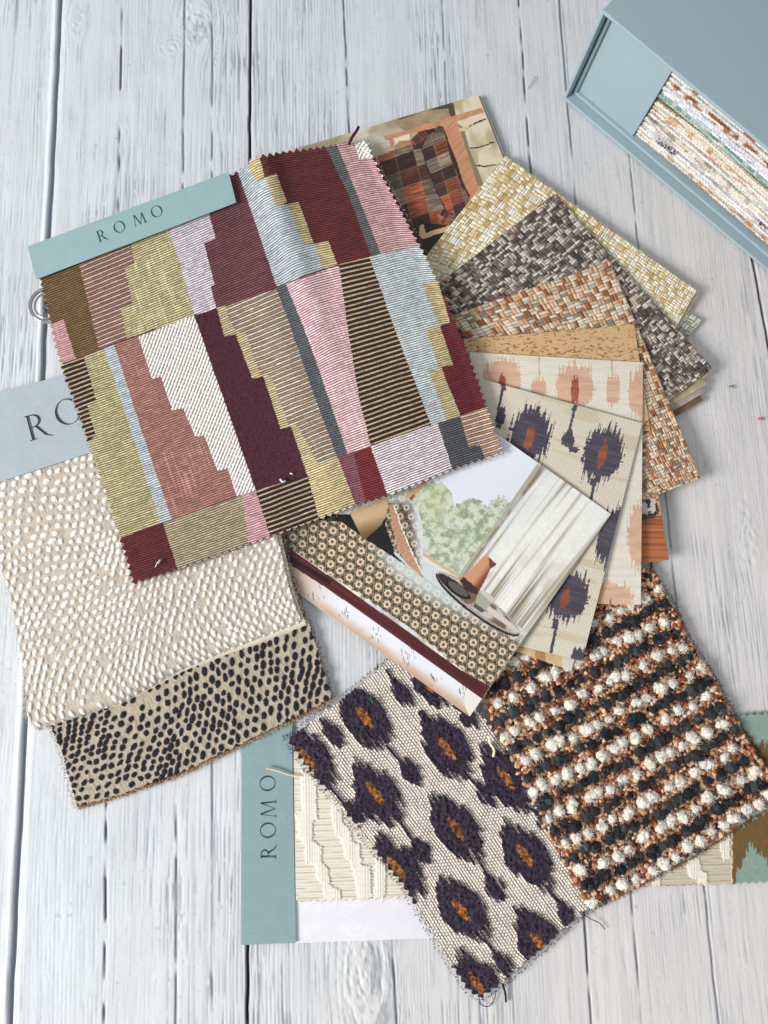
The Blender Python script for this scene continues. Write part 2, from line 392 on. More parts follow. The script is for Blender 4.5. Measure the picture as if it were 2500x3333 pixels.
# ------------------------------------------------------------------ the cloth swatches
def dots(s, pitch, a, b, hgt, color, seed, angf, warp=26, irr=.3, cut=None, light=.04):
    """raised satin-stitched ovals scattered in swirling rows; returns height to add"""
    r = np.random.default_rng(seed); H = np.zeros(s.X.shape); n = 0
    du = s.Lu/(s.X.shape[1]-1); dv = s.Lv/(s.X.shape[0]-1); rows = int(s.Lv/(pitch*.86))+6
    for j in range(-3, rows):
        for i in range(-3, int(s.Lu/pitch)+6):
            if r.random() < .035: continue
            u = (i+.5*(j % 2)+irr*(r.random()-.5))*pitch; v = (j+irr*(r.random()-.5))*pitch*.86
            uu = u+warp*2*(float(fbm(u/210, v/210, seed+1, 2))-.5)*2; vv = v+warp*2*(float(fbm(u/190, v/190, seed+3, 2))-.5)*2
            i0 = int((uu-2*a)/du); i1 = int((uu+2*a)/du)+2; j0 = int((vv-2*a)/dv); j1 = int((vv+2*a)/dv)+2
            i0 = max(i0, 0); j0 = max(j0, 0)
            if i1 <= i0 or j1 <= j0 or i0 >= s.X.shape[1] or j0 >= s.X.shape[0]: continue
            sl = (slice(j0, j1), slice(i0, i1)); U = s.U[sl]-uu; V = s.V[sl]-vv
            if U.size == 0: continue
            an = angf(uu, vv)+.35*(r.random()-.5); ca, sa = math.cos(an), math.sin(an)
            k = .8+.4*r.random(); x = (U*ca+V*sa)/(a*k*(.85+.35*r.random())); y = (-U*sa+V*ca)/(b*(.85+.35*r.random()))
            d = x*x+y*y+.5*(vn(U/3.5, V/3.5, int(u) % 50)-.5)
            f = np.sqrt(np.clip(1-d, 0, 1)); stitch = .5+.5*np.cos((U*math.cos(an+1.9)+V*math.sin(an+1.9))*2*math.pi/5.2)
            m = smooth(.0, .28, 1-d)
            H[sl] = np.maximum(H[sl], hgt*f*(.8+.2*stitch)); cc = color*(1-light*2*(1-stitch[..., None]))
            s.col[sl] = s.col[sl]*(1-m[..., None])+cc*m[..., None]
            n += 1
    return H

# --- ivory and tan swatch with an ikat border, at the bottom
def swatch_ivory():
    t = empty('fabric_swatch', 875, 2760, 'ivory and tan ribbed swatch with stepped white bands and an upright teal card strip', 'fabric swatch', 'fabric swatches on the table')
    s = Sheet([(955, 2400), (2580, 2310)], [(963, 2941), (1314, 2928), (2073, 2893), (2580, 2876)], [(955, 2400), (963, 2941)], [(2580, 2310), (2580, 2876)], 2.9)
    s.pink(9, 24, 'tb'); U, V = s.U, s.V
    row = V+2.5*(fbm(U/90, V/90, 3)-.5)*2; f = (row/10.5) % 1; j = np.floor(row/10.5)
    tw = .5+.5*np.cos(2*np.pi*(U/9.5+f*.9+hsh(j, j, 2)*3))
    prof = np.sin(np.pi*f)
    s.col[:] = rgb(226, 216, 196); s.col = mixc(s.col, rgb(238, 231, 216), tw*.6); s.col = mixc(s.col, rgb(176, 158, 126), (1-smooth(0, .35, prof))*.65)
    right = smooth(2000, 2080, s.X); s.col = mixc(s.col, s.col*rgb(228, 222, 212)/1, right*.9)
    h = 2.6*prof*(.7+.3*tw)
    bands = [[ch([(318, 590), (392, 590), (392, 700), (372, 760), (378, 850), (360, 872)]), 0]]
    P = [ch([(318, 560), (392, 600), (392, 782), (372, 790), (374, 880), (410, 905), (414, 985), (440, 1000), (446, 1075), (500, 1110), (500, 1165), (425, 1165), (418, 1070), (392, 1060), (384, 985), (340, 975), (338, 900), (310, 870), (296, 760), (325, 740)]),
         ch([(455, 700), (500, 720), (505, 800), (540, 830), (550, 880), (585, 900), (590, 980), (632, 1000), (640, 1165), (575, 1165), (565, 1060), (545, 985), (520, 960), (500, 870), (475, 850), (460, 790)]),
         ch([(655, 960), (700, 985), (700, 1110), (690, 1160), (640, 1160), (655, 1070)]),
         ci([(1220, 1640), (1285, 1640), (1300, 1710), (1335, 1725), (1335, 1810), (1290, 1815), (1280, 1760), (1232, 1750)]),
         ci([(1395, 1520), (1450, 1520), (1455, 1650), (1420, 1660), (1400, 1590)]), ci([(1040, 1745), (1080, 1735), (1085, 1805), (1035, 1815)])]
    cf_ = (U/8.2) % 1; cp = np.sin(np.pi*cf_)
    for p in P:
        m = s.poly(p, rgb(232, 226, 210), jit=9, seed=4, freq=5)
        s.col[m] = (mixc(np.broadcast_to(rgb(236, 231, 216), s.col.shape), rgb(196, 186, 160), (1-smooth(0, .4, cp))*.7))[m]
        h = np.where(m, 3.4+2*cp*(.8+.2*np.cos(V/3.5)), h)
    # ikat border at the right
    bx = s.X > 2383+2*(vn(V/8, V*0, 6)-.5)
    brown = ci([(1455, 1490), (1560, 1430), (1700, 1380), (1700, 1690), (1630, 1640), (1565, 1575), (1500, 1700), (1470, 1810), (1450, 1810)])
    brown2 = ci([(1540, 980), (1600, 1040), (1700, 1000), (1700, 1160), (1600, 1100)])
    sx = s.X+0*V; sy = s.Y+46*(vn(s.X/5, s.Y/40, 12)-.5)
    bm_ = inpoly(sx, sy, brown) | inpoly(sx, sy, brown2)
    knit = .5+.5*np.cos(2*np.pi*(V/8+np.abs(((U/9) % 1)-.5)*1.6)); cc = np.where(bm_[..., None], rgb(134, 104, 58), rgb(158, 186, 172))
    cc = cc*(.62+.34*knit[..., None]+.2*vn(U/3.5, V/3.5, 9)[..., None])
    s.col[bx] = cc[bx]; h = np.where(bx, 4+2*knit, h)
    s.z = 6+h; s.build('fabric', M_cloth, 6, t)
    card('backing_card', [(958, 2480), (1500, 2470), (1500, 3050), (962, 3070)], (2.4,)*4, (232, 230, 238), t, thick=2)
    _, hs = card('header_card', [(786, 2335), (950, 2332), (963, 3069), (786, 3076)], (4, 6, 9, 6), (136, 163, 166), t)
    L = [('R', *ch([(204, 962)])[0]), ('O', *ch([(202, 867)])[0]), ('M', *ch([(204, 775)])[0]), ('O', *ch([(200, 656)])[0])]
    lettering(L, ((.01, -1.), (-1., -.01)), 49, zlookup(hs), t)
    v, f_, c = join([edge_fibres([(965, 2935), (1400, 2922)], (9, 9), 5, 10, .5, rgb(226, 218, 200), (0, 1), 3)])
    raw_mesh('frayed_edge', v, f_, M_fuzz, t, c)
    v, f_, c = join([edge_fibres([(2060, 2886), (2400, 2876)], (9, 9), 5, 10, .5, rgb(214, 204, 190), (0, 1), 4)])
    raw_mesh('frayed_edge', v, f_, M_fuzz, t, c)
swatch_ivory()

# --- plum leaf ikat swatch
def swatch_leaf():
    t = empty('fabric_swatch', 1420, 2720, 'cream honeycomb weave swatch with dark plum leopard-like leaf spots and rust centres', 'fabric swatch', 'fabric swatches on the table')
    TL, TR, BR, BL = (924, 2404), (1372, 2054), (2005, 2885), (1562, 3260)
    lft = [TL]+ch([(290, 500), (400, 640), (540, 800), (660, 960), (770, 1090), (850, 1230), (940, 1380), (1060, 1560)])+[BL]
    s = Sheet([TL, (1141, 2245), TR], [BL, (1640, 3207), (1820, 3052), BR], lft, [TR, BR], 1.95)
    s.pink(13, 27, 'blr', 5); s.pink(6, 13, 't', 6); U, V, X, Y = s.U, s.V, s.X, s.Y
    # staggered oval cells, net between
    a, b = 11.5, 9.2
    uu = U+3*(vn(U/60, V/60, 2)-.5); vv = V+3*(vn(U/60, V/60, 5)-.5)
    j = np.floor(uu/b); fu = (uu/b) % 1-.5; q = vv/a+.5*(j % 2); fv = q % 1-.5; i = np.floor(q)
    d = np.maximum(np.abs(fu)*1.02, np.abs(fv)*1.0); el = np.clip(1-(np.abs(2*fu)**3+np.abs(2*fv)**3.2), 0, 1)
    net = 1-smooth(.02, .42, el)
    cream = rgb(240, 228, 214)*(.93+.1*hsh(i, j, 3)[..., None])
    s.col[:] = cream; s.col = mixc(s.col, rgb(34, 26, 34), net*.88); h = 4.2*np.sqrt(el)
    # motifs in crop coordinates: centre, half length, half width
    leaf = [(600, 318, 165, 92), (965, 452, 160, 92), (652, 665, 155, 92), (1010, 818, 165, 88), (1325, 945, 165, 92), (1035, 1185, 155, 92), (1235, 590, 165, 92),
            (345, 510, 165, 95), (745, 1000, 160, 95), (1385, 1330, 160, 95), (1105, 1520, 160, 95), (885, 165, 120, 62), (1700, 1100, 150, 90), (1640, 900, 120, 70)]
    ax = np.array([.56, .83]); nx = np.array([-ax[1], ax[0]])
    CX = (X-750)/.7233; CY = (Y-2100)/.7233
    spike = .62*(vn((CX*nx[0]+CY*nx[1])/7.5, (CX*ax[0]+CY*ax[1])/170, 8)-.5)
    dark = np.zeros(X.shape, bool); org = np.zeros(X.shape, bool)
    for (cx, cy, L_, w_) in leaf:
        L_ *= 1.02; w_ *= 1.03
        p = ((CX-cx)*ax[0]+(CY-cy)*ax[1])/L_; n_ = ((CX-cx)*nx[0]+(CY-cy)*nx[1])/w_
        wd_ = np.where(p < -.1, 1-.62*np.clip(-p-.1, 0, 1)**1.1, 1-.28*np.clip(p+.1, 0, 1)**2)
        rr = np.abs(p+.08*n_)**2.2+np.abs(n_/np.maximum(.2, wd_))**2.9
        dark |= rr < 1.02+spike*np.where(np.abs(p) > .3, 2.2, .35)
        p2 = ((CX-cx-4)*.60+(CY-cy-6)*.80)/60; n2 = ((CX-cx-4)*-.80+(CY-cy-6)*.60)/18
        org |= (p2**2+n2**2) < 1+1.2*(vn(CX/13, CY/13, 9)-.5)
    buds = [(462, 405), (770, 218), (812, 572), (855, 930), (1190, 1098), (1150, 668), (1080, 322), (1515, 1212), (1225, 1440), (1420, 790), (560, 760), (300, 380)]
    for cx, cy in buds:
        p = ((CX-cx)*ax[0]+(CY-cy)*ax[1])/58; n_ = ((CX-cx)*nx[0]+(CY-cy)*nx[1])/36
        dark |= (np.abs(p)**1.4+np.abs(n_)**1.6) < 1.1+spike*2.6
    for (x0, y0), (x1, y1) in [((700, 450), (815, 585)), ((745, 770), (855, 935)), ((1050, 570), (1150, 680)), ((1105, 950), (1200, 1110)), ((1420, 1080), (1520, 1220)),
                               ((1140, 1320), (1250, 1470)), ((430, 620), (560, 770)), ((400, 330), (462, 420)), ((700, 110), (780, 240)), ((1000, 270), (1100, 340)), ((1330, 720), (1430, 800))]:
        L_ = math.hypot(x1-x0, y1-y0); ex, ey = (x1-x0)/L_, (y1-y0)/L_
        p = (CX-x0)*ex+(CY-y0)*ey; n_ = np.abs(-(CX-x0)*ey+(CY-y0)*ex)
        dark |= (p > 0) & (p < L_) & (n_ < 5.5+2*vn(CX/9, CY/9, 3))
    org &= dark
    lump = fbm(CX/9, CY/9, 14, 2); lump2 = vn(U/9.5+.5*(np.floor(V/8) % 2), V/8, 15)
    plum = rgb(58, 48, 64)*(.55+.8*lump[..., None]); rust = rgb(146, 90, 46)*(.55+.85*lump2[..., None])
    s.col[dark] = plum[dark]; s.col[org] = rust[org]
    h = np.where(dark, 7+8*lump*lump2+3*lump2, h)
    s.z = s.bil(11, 14, 16, 8)+h; s.build('fabric', M_cloth, 8, t, under=rgb(60, 48, 62))
    dk = rgb(36, 30, 40)
    Lt = np.array(lft); parts = [edge_fibres([TL, (1141, 2245), (1300, 2115)], (12, 16), 6, 8, 1.5, dk, (-.6, -.8), 5, .25), edge_fibres(lft, (10, 8), 9, 6, 1.5, dk, (-.9, .4), 6, .3),
             edge_fibres([BL, (1640, 3207), (1820, 3052), (1920, 2960)], (8, 14), 6, 8, 1.5, dk, (.6, .8), 7, .3)]
    parts.append(tube([(1900, 2975, 14), (1925, 2992, 9), (1950, 3003, 5), (1970, 3024, 3)], 1.2, dk))
    parts.append(tube([(1560, 3250, 12), (1568, 3270, 6), (1592, 3275, 4), (1610, 3250, 4), (1612, 3225, 8)], 1.1, dk))
    parts.append(tube([(1636, 3200, 10), (1645, 3235, 4), (1647, 3262, 3)], 3.0, dk*.9, 2))
    v, f_, c = join(parts); raw_mesh('frayed_edge', v, f_, M_fuzz, t, c)
swatch_leaf()

# --- bouclé swatch
def swatch_boucle():
    t = empty('fabric_swatch', 2000, 2480, 'chunky knobbly swatch with rows of white and black wool tufts over rust yarn', 'fabric swatch', 'fabric swatches on the table')
    L_ = [(1536, 2205), (1575, 2282), (1608, 2373), (1663, 2481), (1729, 2596), (1771, 2704), (1837, 2813), (1886, 2903), (1922, 2963)]
    R_ = [(2112, 1838), (2133, 1872), (2187, 1950), (2241, 2070), (2330, 2210), (2412, 2365), (2495, 2485), (2545, 2600)]
    s = Sheet([L_[0], R_[0]], [L_[-1], (2043, 2905), (2253, 2785), (2428, 2666), R_[-1]], L_, R_, 4.5)
    s.pink(7, 22, 'tblr', 5); n = fbm(s.X/14, s.Y/14, 3)
    s.col = mixc(np.broadcast_to(rgb(96, 52, 36), s.col.shape), rgb(36, 30, 30), smooth(.45, .6, n)); s.z = s.bil(17, 15, 9, 12)+6*n
    s.build('fabric', M_fuzz, 6, t)
    r = np.random.default_rng(11)
    ny, nx = s.X.shape
    def at(u, v, dz=0):
        i = np.clip(u/s.Lu*(nx-1), 0, nx-1); j = np.clip(v/s.Lv*(ny-1), 0, ny-1); i = i.astype(int); j = j.astype(int)
        return s.X[j, i], s.Y[j, i], s.z[j, i]+dz, s.mask[j, i]
    # small beads of yarn everywhere
    parts = []
    pal = np.array([rgb(214, 160, 118), rgb(226, 184, 148), rgb(146, 78, 50), rgb(112, 58, 38), rgb(232, 205, 180), rgb(58, 60, 66), rgb(84, 82, 84), rgb(160, 96, 62), rgb(190, 146, 104)])
    uu, vv = np.meshgrid(np.arange(4, s.Lu-2, 9.0), np.arange(4, s.Lv-2, 9.5)); uu = (uu+r.normal(size=uu.shape)*2.6).ravel(); vv = (vv+r.normal(size=vv.shape)*2.6).ravel()
    rows = 51.5
    ph = (vv/rows) % 1; X_, Y_, Z_, ok = at(uu, vv, 5)
    k = ok; uu, vv, ph, X_, Y_, Z_ = uu[k], vv[k], ph[k], X_[k], Y_[k], Z_[k]
    pr = r.random(len(uu)); ci_ = np.where(pr < .24, 0, np.where(pr < .38, 1, np.where(pr < .56, 2, np.where(pr < .66, 3, np.where(pr < .72, 4, np.where(pr < .80, 5, np.where(pr < .85, 6, np.where(pr < .93, 7, 8))))))))
    cols = pal[ci_]*(.82+.3*r.random((len(uu), 1)))
    el = r.normal(size=(len(uu), 3)); el[:, 2] *= .3; el /= np.linalg.norm(el, axis=1, keepdims=True)
    parts.append(blobs(W(X_, Y_, Z_+2*r.random(len(uu))), 5.6+3.2*r.random(len(uu)), cols, 1, 3, .5, 1.6, .9, el*.55, .1))
    # tufts
    cen, rad, cc = [], [], []
    nr = int(s.Lv/rows)+1
    for j in range(nr):
        white = j % 2 == 0
        u = 12+r.random()*40
        while u < s.Lu-6:
            v = j*rows+16+r.normal()*3.5; v += .11*u*(1-v/s.Lv)
            if 3 < v < s.Lv-3: cen.append((u, v)); rad.append((12.5 if white else 13.5)+r.random()*8); cc.append(white)
            u += (28 if not white else 34)+r.random()*(24 if not white else 30)
    cen = np.array(cen); rad = np.array(rad); cc = np.array(cc)
    X_, Y_, Z_, ok = at(cen[:, 0], cen[:, 1], 11); cen, rad, cc, X_, Y_, Z_ = cen[ok], rad[ok], cc[ok], X_[ok], Y_[ok], Z_[ok]
    # each tuft is two or three lumps
    B, Rd, Cl = [], [], []
    for x, y, z, q, w in zip(X_, Y_, Z_, rad, cc):
        for m in range(3):
            B.append((x+r.normal()*q*.30, y+r.normal()*q*.24, z+r.normal()*1.5)); Rd.append(q*(.66+.2*r.random())*(1 if w else .95))
            Cl.append(rgb(246, 234, 214)*(.96+.05*r.random()) if w else rgb(56, 58, 60)*(.6+.8*r.random()))
    B = np.array(B); Rd = np.array(Rd); Cl = np.array(Cl); Bw = W(B[:, 0], B[:, 1], B[:, 2])
    parts.append(blobs(Bw, Rd, Cl, 3, 5, .42, 1.9, .72, None, .25))
    # loose wool around every tuft
    n = len(B); rep = 34; d = r.normal(size=(n*rep, 3)); d[:, 2] = np.abs(d[:, 2])*.7; d /= np.linalg.norm(d, axis=1, keepdims=True)
    p = np.repeat(Bw, rep, 0)+d*np.repeat(Rd, rep)[:, None]*S*[.9, .9, .68]
    tdir = np.cross(d, r.normal(size=d.shape))+.35*d
    V1, F1, C1 = fibres(p, tdir, 18, .5, np.clip(np.repeat(Cl, rep, 0)*1.15+.04, 0, 1), 8, .8)
    v, f_, c = join(parts); raw_mesh('wool_tufts', v, f_, M_fuzz, t, c)
    V2, F2, C2 = join([edge_fibres(l, (14, 12), 3.5, 14, .9, np.array(k)/255., o, sd, .7) for l, k, o, sd in
                       [(L_, (170, 84, 46), (-.9, .3), 1), (R_, (150, 76, 46), (.9, -.3), 2), ([L_[-1], (2253, 2789), R_[-1]], (176, 80, 40), (.4, .9), 3), (R_, (60, 56, 58), (.9, -.3), 4), ([L_[-1], (2253, 2789), R_[-1]], (60, 50, 50), (.4, .9), 5)]])
    v, f_, c = join([(V1, F1, C1), (V2, F2[0], C2)]); raw_mesh('loose_wool', v, f_, M_fuzz, t, c)
    v, f_, c = tube([(2118, 1826, 20), (2120, 1845, 18), (2112, 1862, 18)], 3, rgb(120, 50, 30), 1.5)
    raw_mesh('loose_thread', v, f_, M_fuzz, t, c)
swatch_boucle()

# --- tan swatch with black dots
def ground(s, base, dark, amp=1.2, pu=3.2):
    n = vn(s.U/pu, s.V/16, 3); n2 = vn(s.U/5, s.V/5, 4)
    s.col[:] = base; s.col = mixc(s.col, dark, .6*smooth(.35, .95, n)); s.col = s.col*(.95+.09*n2[..., None])
    return amp*.45*(n2+vn(s.U/pu, s.V/9, 8))
def swatch_black_dots():
    t = empty('fabric_swatch', 620, 2350, 'tan fabric swatch with small black stitched dots, poking out under the cream folded swatch', 'fabric swatch', 'fabric swatches on the table')
    L_ = [(105, 2180), (162, 2373), (199, 2460), (235, 2599), (248, 2632)]; B_ = [(248, 2632), (391, 2592), (597, 2519), (815, 2413), (994, 2327), (1087, 2274)]
    R_ = [(880, 1650), (915, 1757), (980, 1946), (1014, 2035), (1087, 2274)]
    for k, (dz, off, col) in enumerate([(0, (6, 9), rgb(150, 96, 66)), (7, (0, 0), None)]):
        sh = lambda P: [(x+off[0], y+off[1]) for x, y in P]
        s = Sheet(sh([L_[0], R_[0]]), sh(B_), sh(L_), sh(R_), 2.3 if k else 6)
        s.pink(3, 9, 'blr', 6)
        if k:
            h = ground(s, rgb(190, 174, 152), rgb(146, 128, 108)); h = np.maximum(h, dots(s, 30, 12.6, 9.6, 4.5, rgb(42, 46, 54), 5, lambda u, v: -1.0+.4*math.sin(u/130), 14, .28, light=.15))
        else: s.col[:] = col; h = 2*vn(s.X/9, s.Y/9, 3)
        s.z = s.bil(16, 11, 8, 3)+dz+h; s.build('fabric' if k else 'lower_layer', M_cloth, 5, t, under=rgb(190, 165, 135))
    tan = rgb(214, 192, 160); dk = rgb(44, 40, 42)
    v, f_, c = join([edge_fibres(B_, (13, 14), 2.0, 11, .7, tan, (.35, .9), 2, .8), edge_fibres(B_, (12, 13), 7, 10, .8, rgb(130, 70, 44), (.35, .9), 3, .8),
                     edge_fibres(L_, (16, 14), 3, 9, .7, tan*.95, (-.9, .3), 4, .7), edge_fibres(L_[1:], (16, 14), 9, 7, 1.1, dk, (-.9, .3), 5, .7),
                     edge_fibres(R_, (16, 14), 6, 8, 1.2, dk, (.9, -.2), 6, .7), edge_fibres(B_, (15, 16), 9, 18, .35, tan*1.1, (-.1, -.9), 8, .9)])
    raw_mesh('frayed_edge', v, f_, M_fuzz, t, c)
swatch_black_dots()

# --- cream folded swatch with white dots
def swatch_white_dots():
    t = empty('fabric_swatch', 480, 1900, 'cream folded fabric swatch with raised white stitched dots and a pale lettered card strip', 'fabric swatch', 'fabric swatches on the table')
    L_ = smoothline([(-150, 1450), (0, 1850), (40, 1996), (73, 2195), (84, 2330), (118, 2382)]); B_ = [(118, 2382), (172, 2362), (398, 2290), (597, 2181), (782, 2108), (988, 2029)]
    R_ = smoothline([(800, 1330), (908, 1750), (948, 1916), (988, 2029)])
    for k in (0, 1):
        off = np.array([(16, 6), (0, 0)][k])
        s = Sheet(np.array([L_[0], R_[0]])+off*(1, .2), np.array(B_)-(0, 0 if k else 34), L_+(off*[0, 0] if k else (4, -2)), R_+off, 2.2 if k else 6)
        s.pink(3, 8, 'r', 4); s.pink(3, 9, 'l', 3)
        q = np.clip((s.V-(s.Lv-38))/38, 0, 1); drop = 31*(1-np.sqrt(1-np.minimum(q, .999)**2))
        if k:
            h = ground(s, rgb(204, 190, 173), rgb(164, 148, 132))
            h = np.maximum(h, dots(s, 29.5, 12.2, 7.2, 5.0, rgb(248, 244, 236), 3, lambda u, v: -.75-.85*float(smooth(550, 900, np.array(v)))+.35*math.sin(u/150), 14, .2, light=.05))
            s.z = s.bil(38, 40, 42, 40)+h-drop+2.5*np.sin(s.U/170)
        else:
            s.col[:] = rgb(226, 212, 190); s.z = s.bil(28, 30, 28, 26)-drop*.4+2*vn(s.X/10, s.Y/10, 2)
        s.build('fabric' if k else 'folded_layer', M_cloth, 8 if k else 6, t, under=rgb(196, 180, 160) if k else rgb(232, 222, 206))
    _, hs = card('header_card', [(-150, 1312), (420, 1168), (480, 1412), (-80, 1594)], (46, 48, 50, 48), (170, 184, 193), t)
    b = np.array([.957, -.29]); u = np.array([-.255, -.967])
    lettering([('R', *cg([(147, 356)])[0]), ('O', *cg([(290, 288)])[0])], (b, u), 82, zlookup(hs), t)
    v, f_, c = join([edge_fibres(R_, (38, 34), 2.2, 9, .7, rgb(240, 232, 218), (.9, -.2), 2, .7), edge_fibres(L_, (36, 34), 2.6, 8, .7, rgb(236, 226, 212), (-.9, .2), 3, .7),
                     edge_fibres(R_+(14, 4), (24, 24), 3, 9, .7, rgb(214, 196, 160), (.9, -.2), 4, .7)])
    raw_mesh('frayed_edge', v, f_, M_fuzz, t, c)
swatch_white_dots()

# ------------------------------------------------------------------ the fan of sample sheets
def basket(s, p, q, pal, cross, seed, hmax=5., n1=2, n2=2, gap=.6, mixk=.35):
    """basketweave: squares of parallel yarns running one way alternate with squares running the other way"""
    U = s.U+4*(fbm(s.U/40, s.V/60, seed)-.5)*2; V = s.V+4*(fbm(s.U/50, s.V/40, seed+2)-.5)*2
    j = np.floor(V/q); U = U+3.0*(hsh(j, j*0+3, seed)-.5); i = np.floor(U/p); V = V+3.0*(hsh(i, i*0+5, seed+1)-.5)*.6; j = np.floor(V/q)
    fu = (U/p) % 1; fv = (V/q) % 1; par = ((i+j) % 2 == 0); sw = hsh(i, j, seed+20) < .12; par = par ^ sw
    def yarn(across, along, n, sd):
        k = np.floor(across*n); f = across*n-k; ends = 1-np.abs(2*along-1)**5; prof = np.sqrt(np.clip(1-np.abs(2*f-1)**2.2, 0, 1))*np.sqrt(np.clip(ends, 0, 1))
        st = .5*vn(f*4+k*5+i*7, along*1.4+j*3, sd)+.5*vn(f*8+k*3+i*3, along*2+j*5, sd+1); return k, prof, st
    k1, p1, s1 = yarn(fv, fu, n1, seed+5); k2, p2, s2 = yarn(fu, fv, n2, seed+7)
    pal = np.array(pal); cross = np.array(cross)
    a1 = np.clip(hsh(i*2, j*3+k1, seed+9)*(1-mixk)+mixk*(.5+(fbm(s.U/70, s.V/50, seed+11)-.5)*2.2), 0, .999)
    a2 = hsh(i*3+k2, j*2, seed+12)*.999
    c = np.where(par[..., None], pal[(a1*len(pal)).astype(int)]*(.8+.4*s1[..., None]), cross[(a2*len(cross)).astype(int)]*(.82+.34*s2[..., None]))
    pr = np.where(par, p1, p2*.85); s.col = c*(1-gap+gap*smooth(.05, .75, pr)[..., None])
    return hmax*pr+.7*(np.where(par, s1, s2)-.5)
def fineweave(s, pu, pv, amp=1.2):
    i = np.floor(s.V/pv); fu = (s.U/pu+.5*(i % 2)+.2*vn(s.U/40, i, 3)) % 1; fv = (s.V/pv) % 1
    p = np.sin(np.pi*fu)**.6*np.sin(np.pi*fv); return p, i
SH = 'sample sheets fanned out of the pattern book'
def sheet_obj(name, s, z, h, label, cat='sample sheet', thick=4, mt=None, under=None, group=SH):
    s.z = z+h; o = s.build(name, mt or M_wall, thick, None, under if under is not None else rgb(225, 215, 195)); return tag(o, label, cat, group)

def fan():
    # chair photograph page and the pages below it
    t = empty('photo_page', 1500, 450, 'stack of book pages topped by a printed photograph of a patchwork armchair', 'photo page', SH)
    q = [(880, 508), (1556, 309), (1745, 780), (1100, 960)]
    for k in range(3):
        d = np.array([(9, 3), (14, 7), (17, 10)][k])
        card('lower_page', [tuple(np.array(p)+d*(1, 1)) for p in q], ([14, 10, 6][k],)*4, [(150, 150, 146), (206, 200, 190), (120, 118, 112)][k], t, thick=3.5, step=30)
    s = quad(*q, 2.2); X, Y = s.X, s.Y
    g = fbm(X/60, Y/60, 3); st = vn((X*.3+Y)/3, (X-Y*.3)/60, 5)
    s.col = mixc(np.broadcast_to(rgb(214, 202, 182), s.col.shape), rgb(168, 148, 118), smooth(.3, .75, g)); s.col *= (.95+.1*st[..., None])
    s.poly(ck([(340, 760), (690, 655), (720, 690), (740, 760), (600, 800), (420, 830)]), rgb(170, 142, 106)*(.8+.35*fbm(X/30, Y/12, 4)[..., None]))
    s.poly(ck([(340, 752), (690, 652), (735, 655), (750, 760), (715, 740), (700, 690), (560, 700), (400, 760)]), rgb(84, 68, 50))
    s.poly(ck([(735, 645), (890, 600), (1060, 1000), (930, 1180), (830, 1180), (760, 770)]), mixc(np.broadcast_to(rgb(226, 212, 180), s.col.shape), rgb(190, 170, 130), smooth(.4, .7, fbm(X/40, Y/70, 9))))
    s.poly(ck([(755, 780), (800, 810), (840, 960), (930, 1180), (850, 1180), (790, 960)]), rgb(134, 124, 92))
    # armchair: blocks of woven colour
    A = [rgb(150, 72, 44), rgb(64, 40, 34), rgb(98, 84, 72), rgb(112, 58, 38), rgb(170, 88, 50), rgb(52, 34, 30), rgb(128, 108, 88), rgb(84, 46, 34)]
    A = np.array(A)
    def blocks(cx, cy, ang, a, b, seed):
        u = ((X-cx)*math.cos(ang)+(Y-cy)*math.sin(ang)); v = (-(X-cx)*math.sin(ang)+(Y-cy)*math.cos(ang)); v = v+6*np.sin(u/50)
        i, j = np.floor(u/a), np.floor(v/b); c = A[(hsh(i, j, seed)*7.99).astype(int)]
        stx = vn(v/1.7, u/34, seed+1); c = c*(.62+.75*stx[..., None]); seam = np.minimum(np.minimum(u/a % 1, 1-u/a % 1)*a, np.minimum(v/b % 1, 1-v/b % 1)*b)
        return mixc(c, rgb(196, 150, 110), .38*(1-smooth(.6, 1.8, seam)))
    s.poly(ck([(215, 1010), (350, 955), (540, 850), (640, 800), (700, 800), (760, 1000), (860, 1180), (700, 1700), (500, 1600), (300, 1300)]), rgb(56, 36, 28))
    s.poly(c2([(770, 400), (890, 345), (990, 290), (1080, 230), (1180, 205), (1240, 420), (1345, 655), (1280, 720), (1200, 800), (1060, 790), (1000, 800), (880, 600)]), blocks(1300, 560, -.24, 62, 52, 3))
    s.poly(c2([(985, 290), (1040, 235), (1180, 205), (1190, 250), (1120, 240), (1060, 300), (1010, 320)]), blocks(1350, 430, -.8, 26, 60, 6)*.9)
    s.poly(c2([(1050, 330), (1080, 270), (1130, 240), (1190, 245), (1230, 400), (1340, 660), (1270, 745), (1200, 710), (1150, 600), (1090, 450)]), blocks(1410, 470, -.3, 44, 42, 5)*1.15)
    s.poly(c2([(1050, 330), (1080, 270), (1085, 273), (1056, 332), (1092, 450), (1153, 602), (1204, 712), (1262, 745), (1200, 718), (1147, 605), (1087, 455)]), rgb(40, 26, 22))
    s.poly(c2([(1145, 735), (1180, 700), (1240, 745), (1260, 760), (1210, 800), (1160, 780)]), blocks(1430, 700, .5, 14, 60, 8))
    s.poly(c2([(960, 900), (1050, 780), (1230, 800), (1100, 1000)]), rgb(40, 28, 22))
    s.poly(c2([(1045, 800), (1065, 790), (1080, 845), (1225, 798), (1215, 830), (1060, 882), (1040, 860)]), rgb(222, 176, 136))
    wood = rgb(206, 142, 104)*(.9+.16*vn((X+Y)/6, (X-Y)/50, 5)[..., None])
    s.poly(ck([(360, 880), (455, 850), (455, 900), (380, 935)]), rgb(236, 214, 184)); s.poly(ck([(350, 940), (390, 895), (460, 890), (470, 915), (380, 950)]), rgb(176, 128, 88))
    s.poly(ck([(292, 868), (620, 772), (915, 683), (932, 715), (762, 767), (640, 800), (305, 893)]), wood)
    s.poly(ck([(325, 885), (350, 880), (360, 925), (350, 950), (338, 945)]), wood)
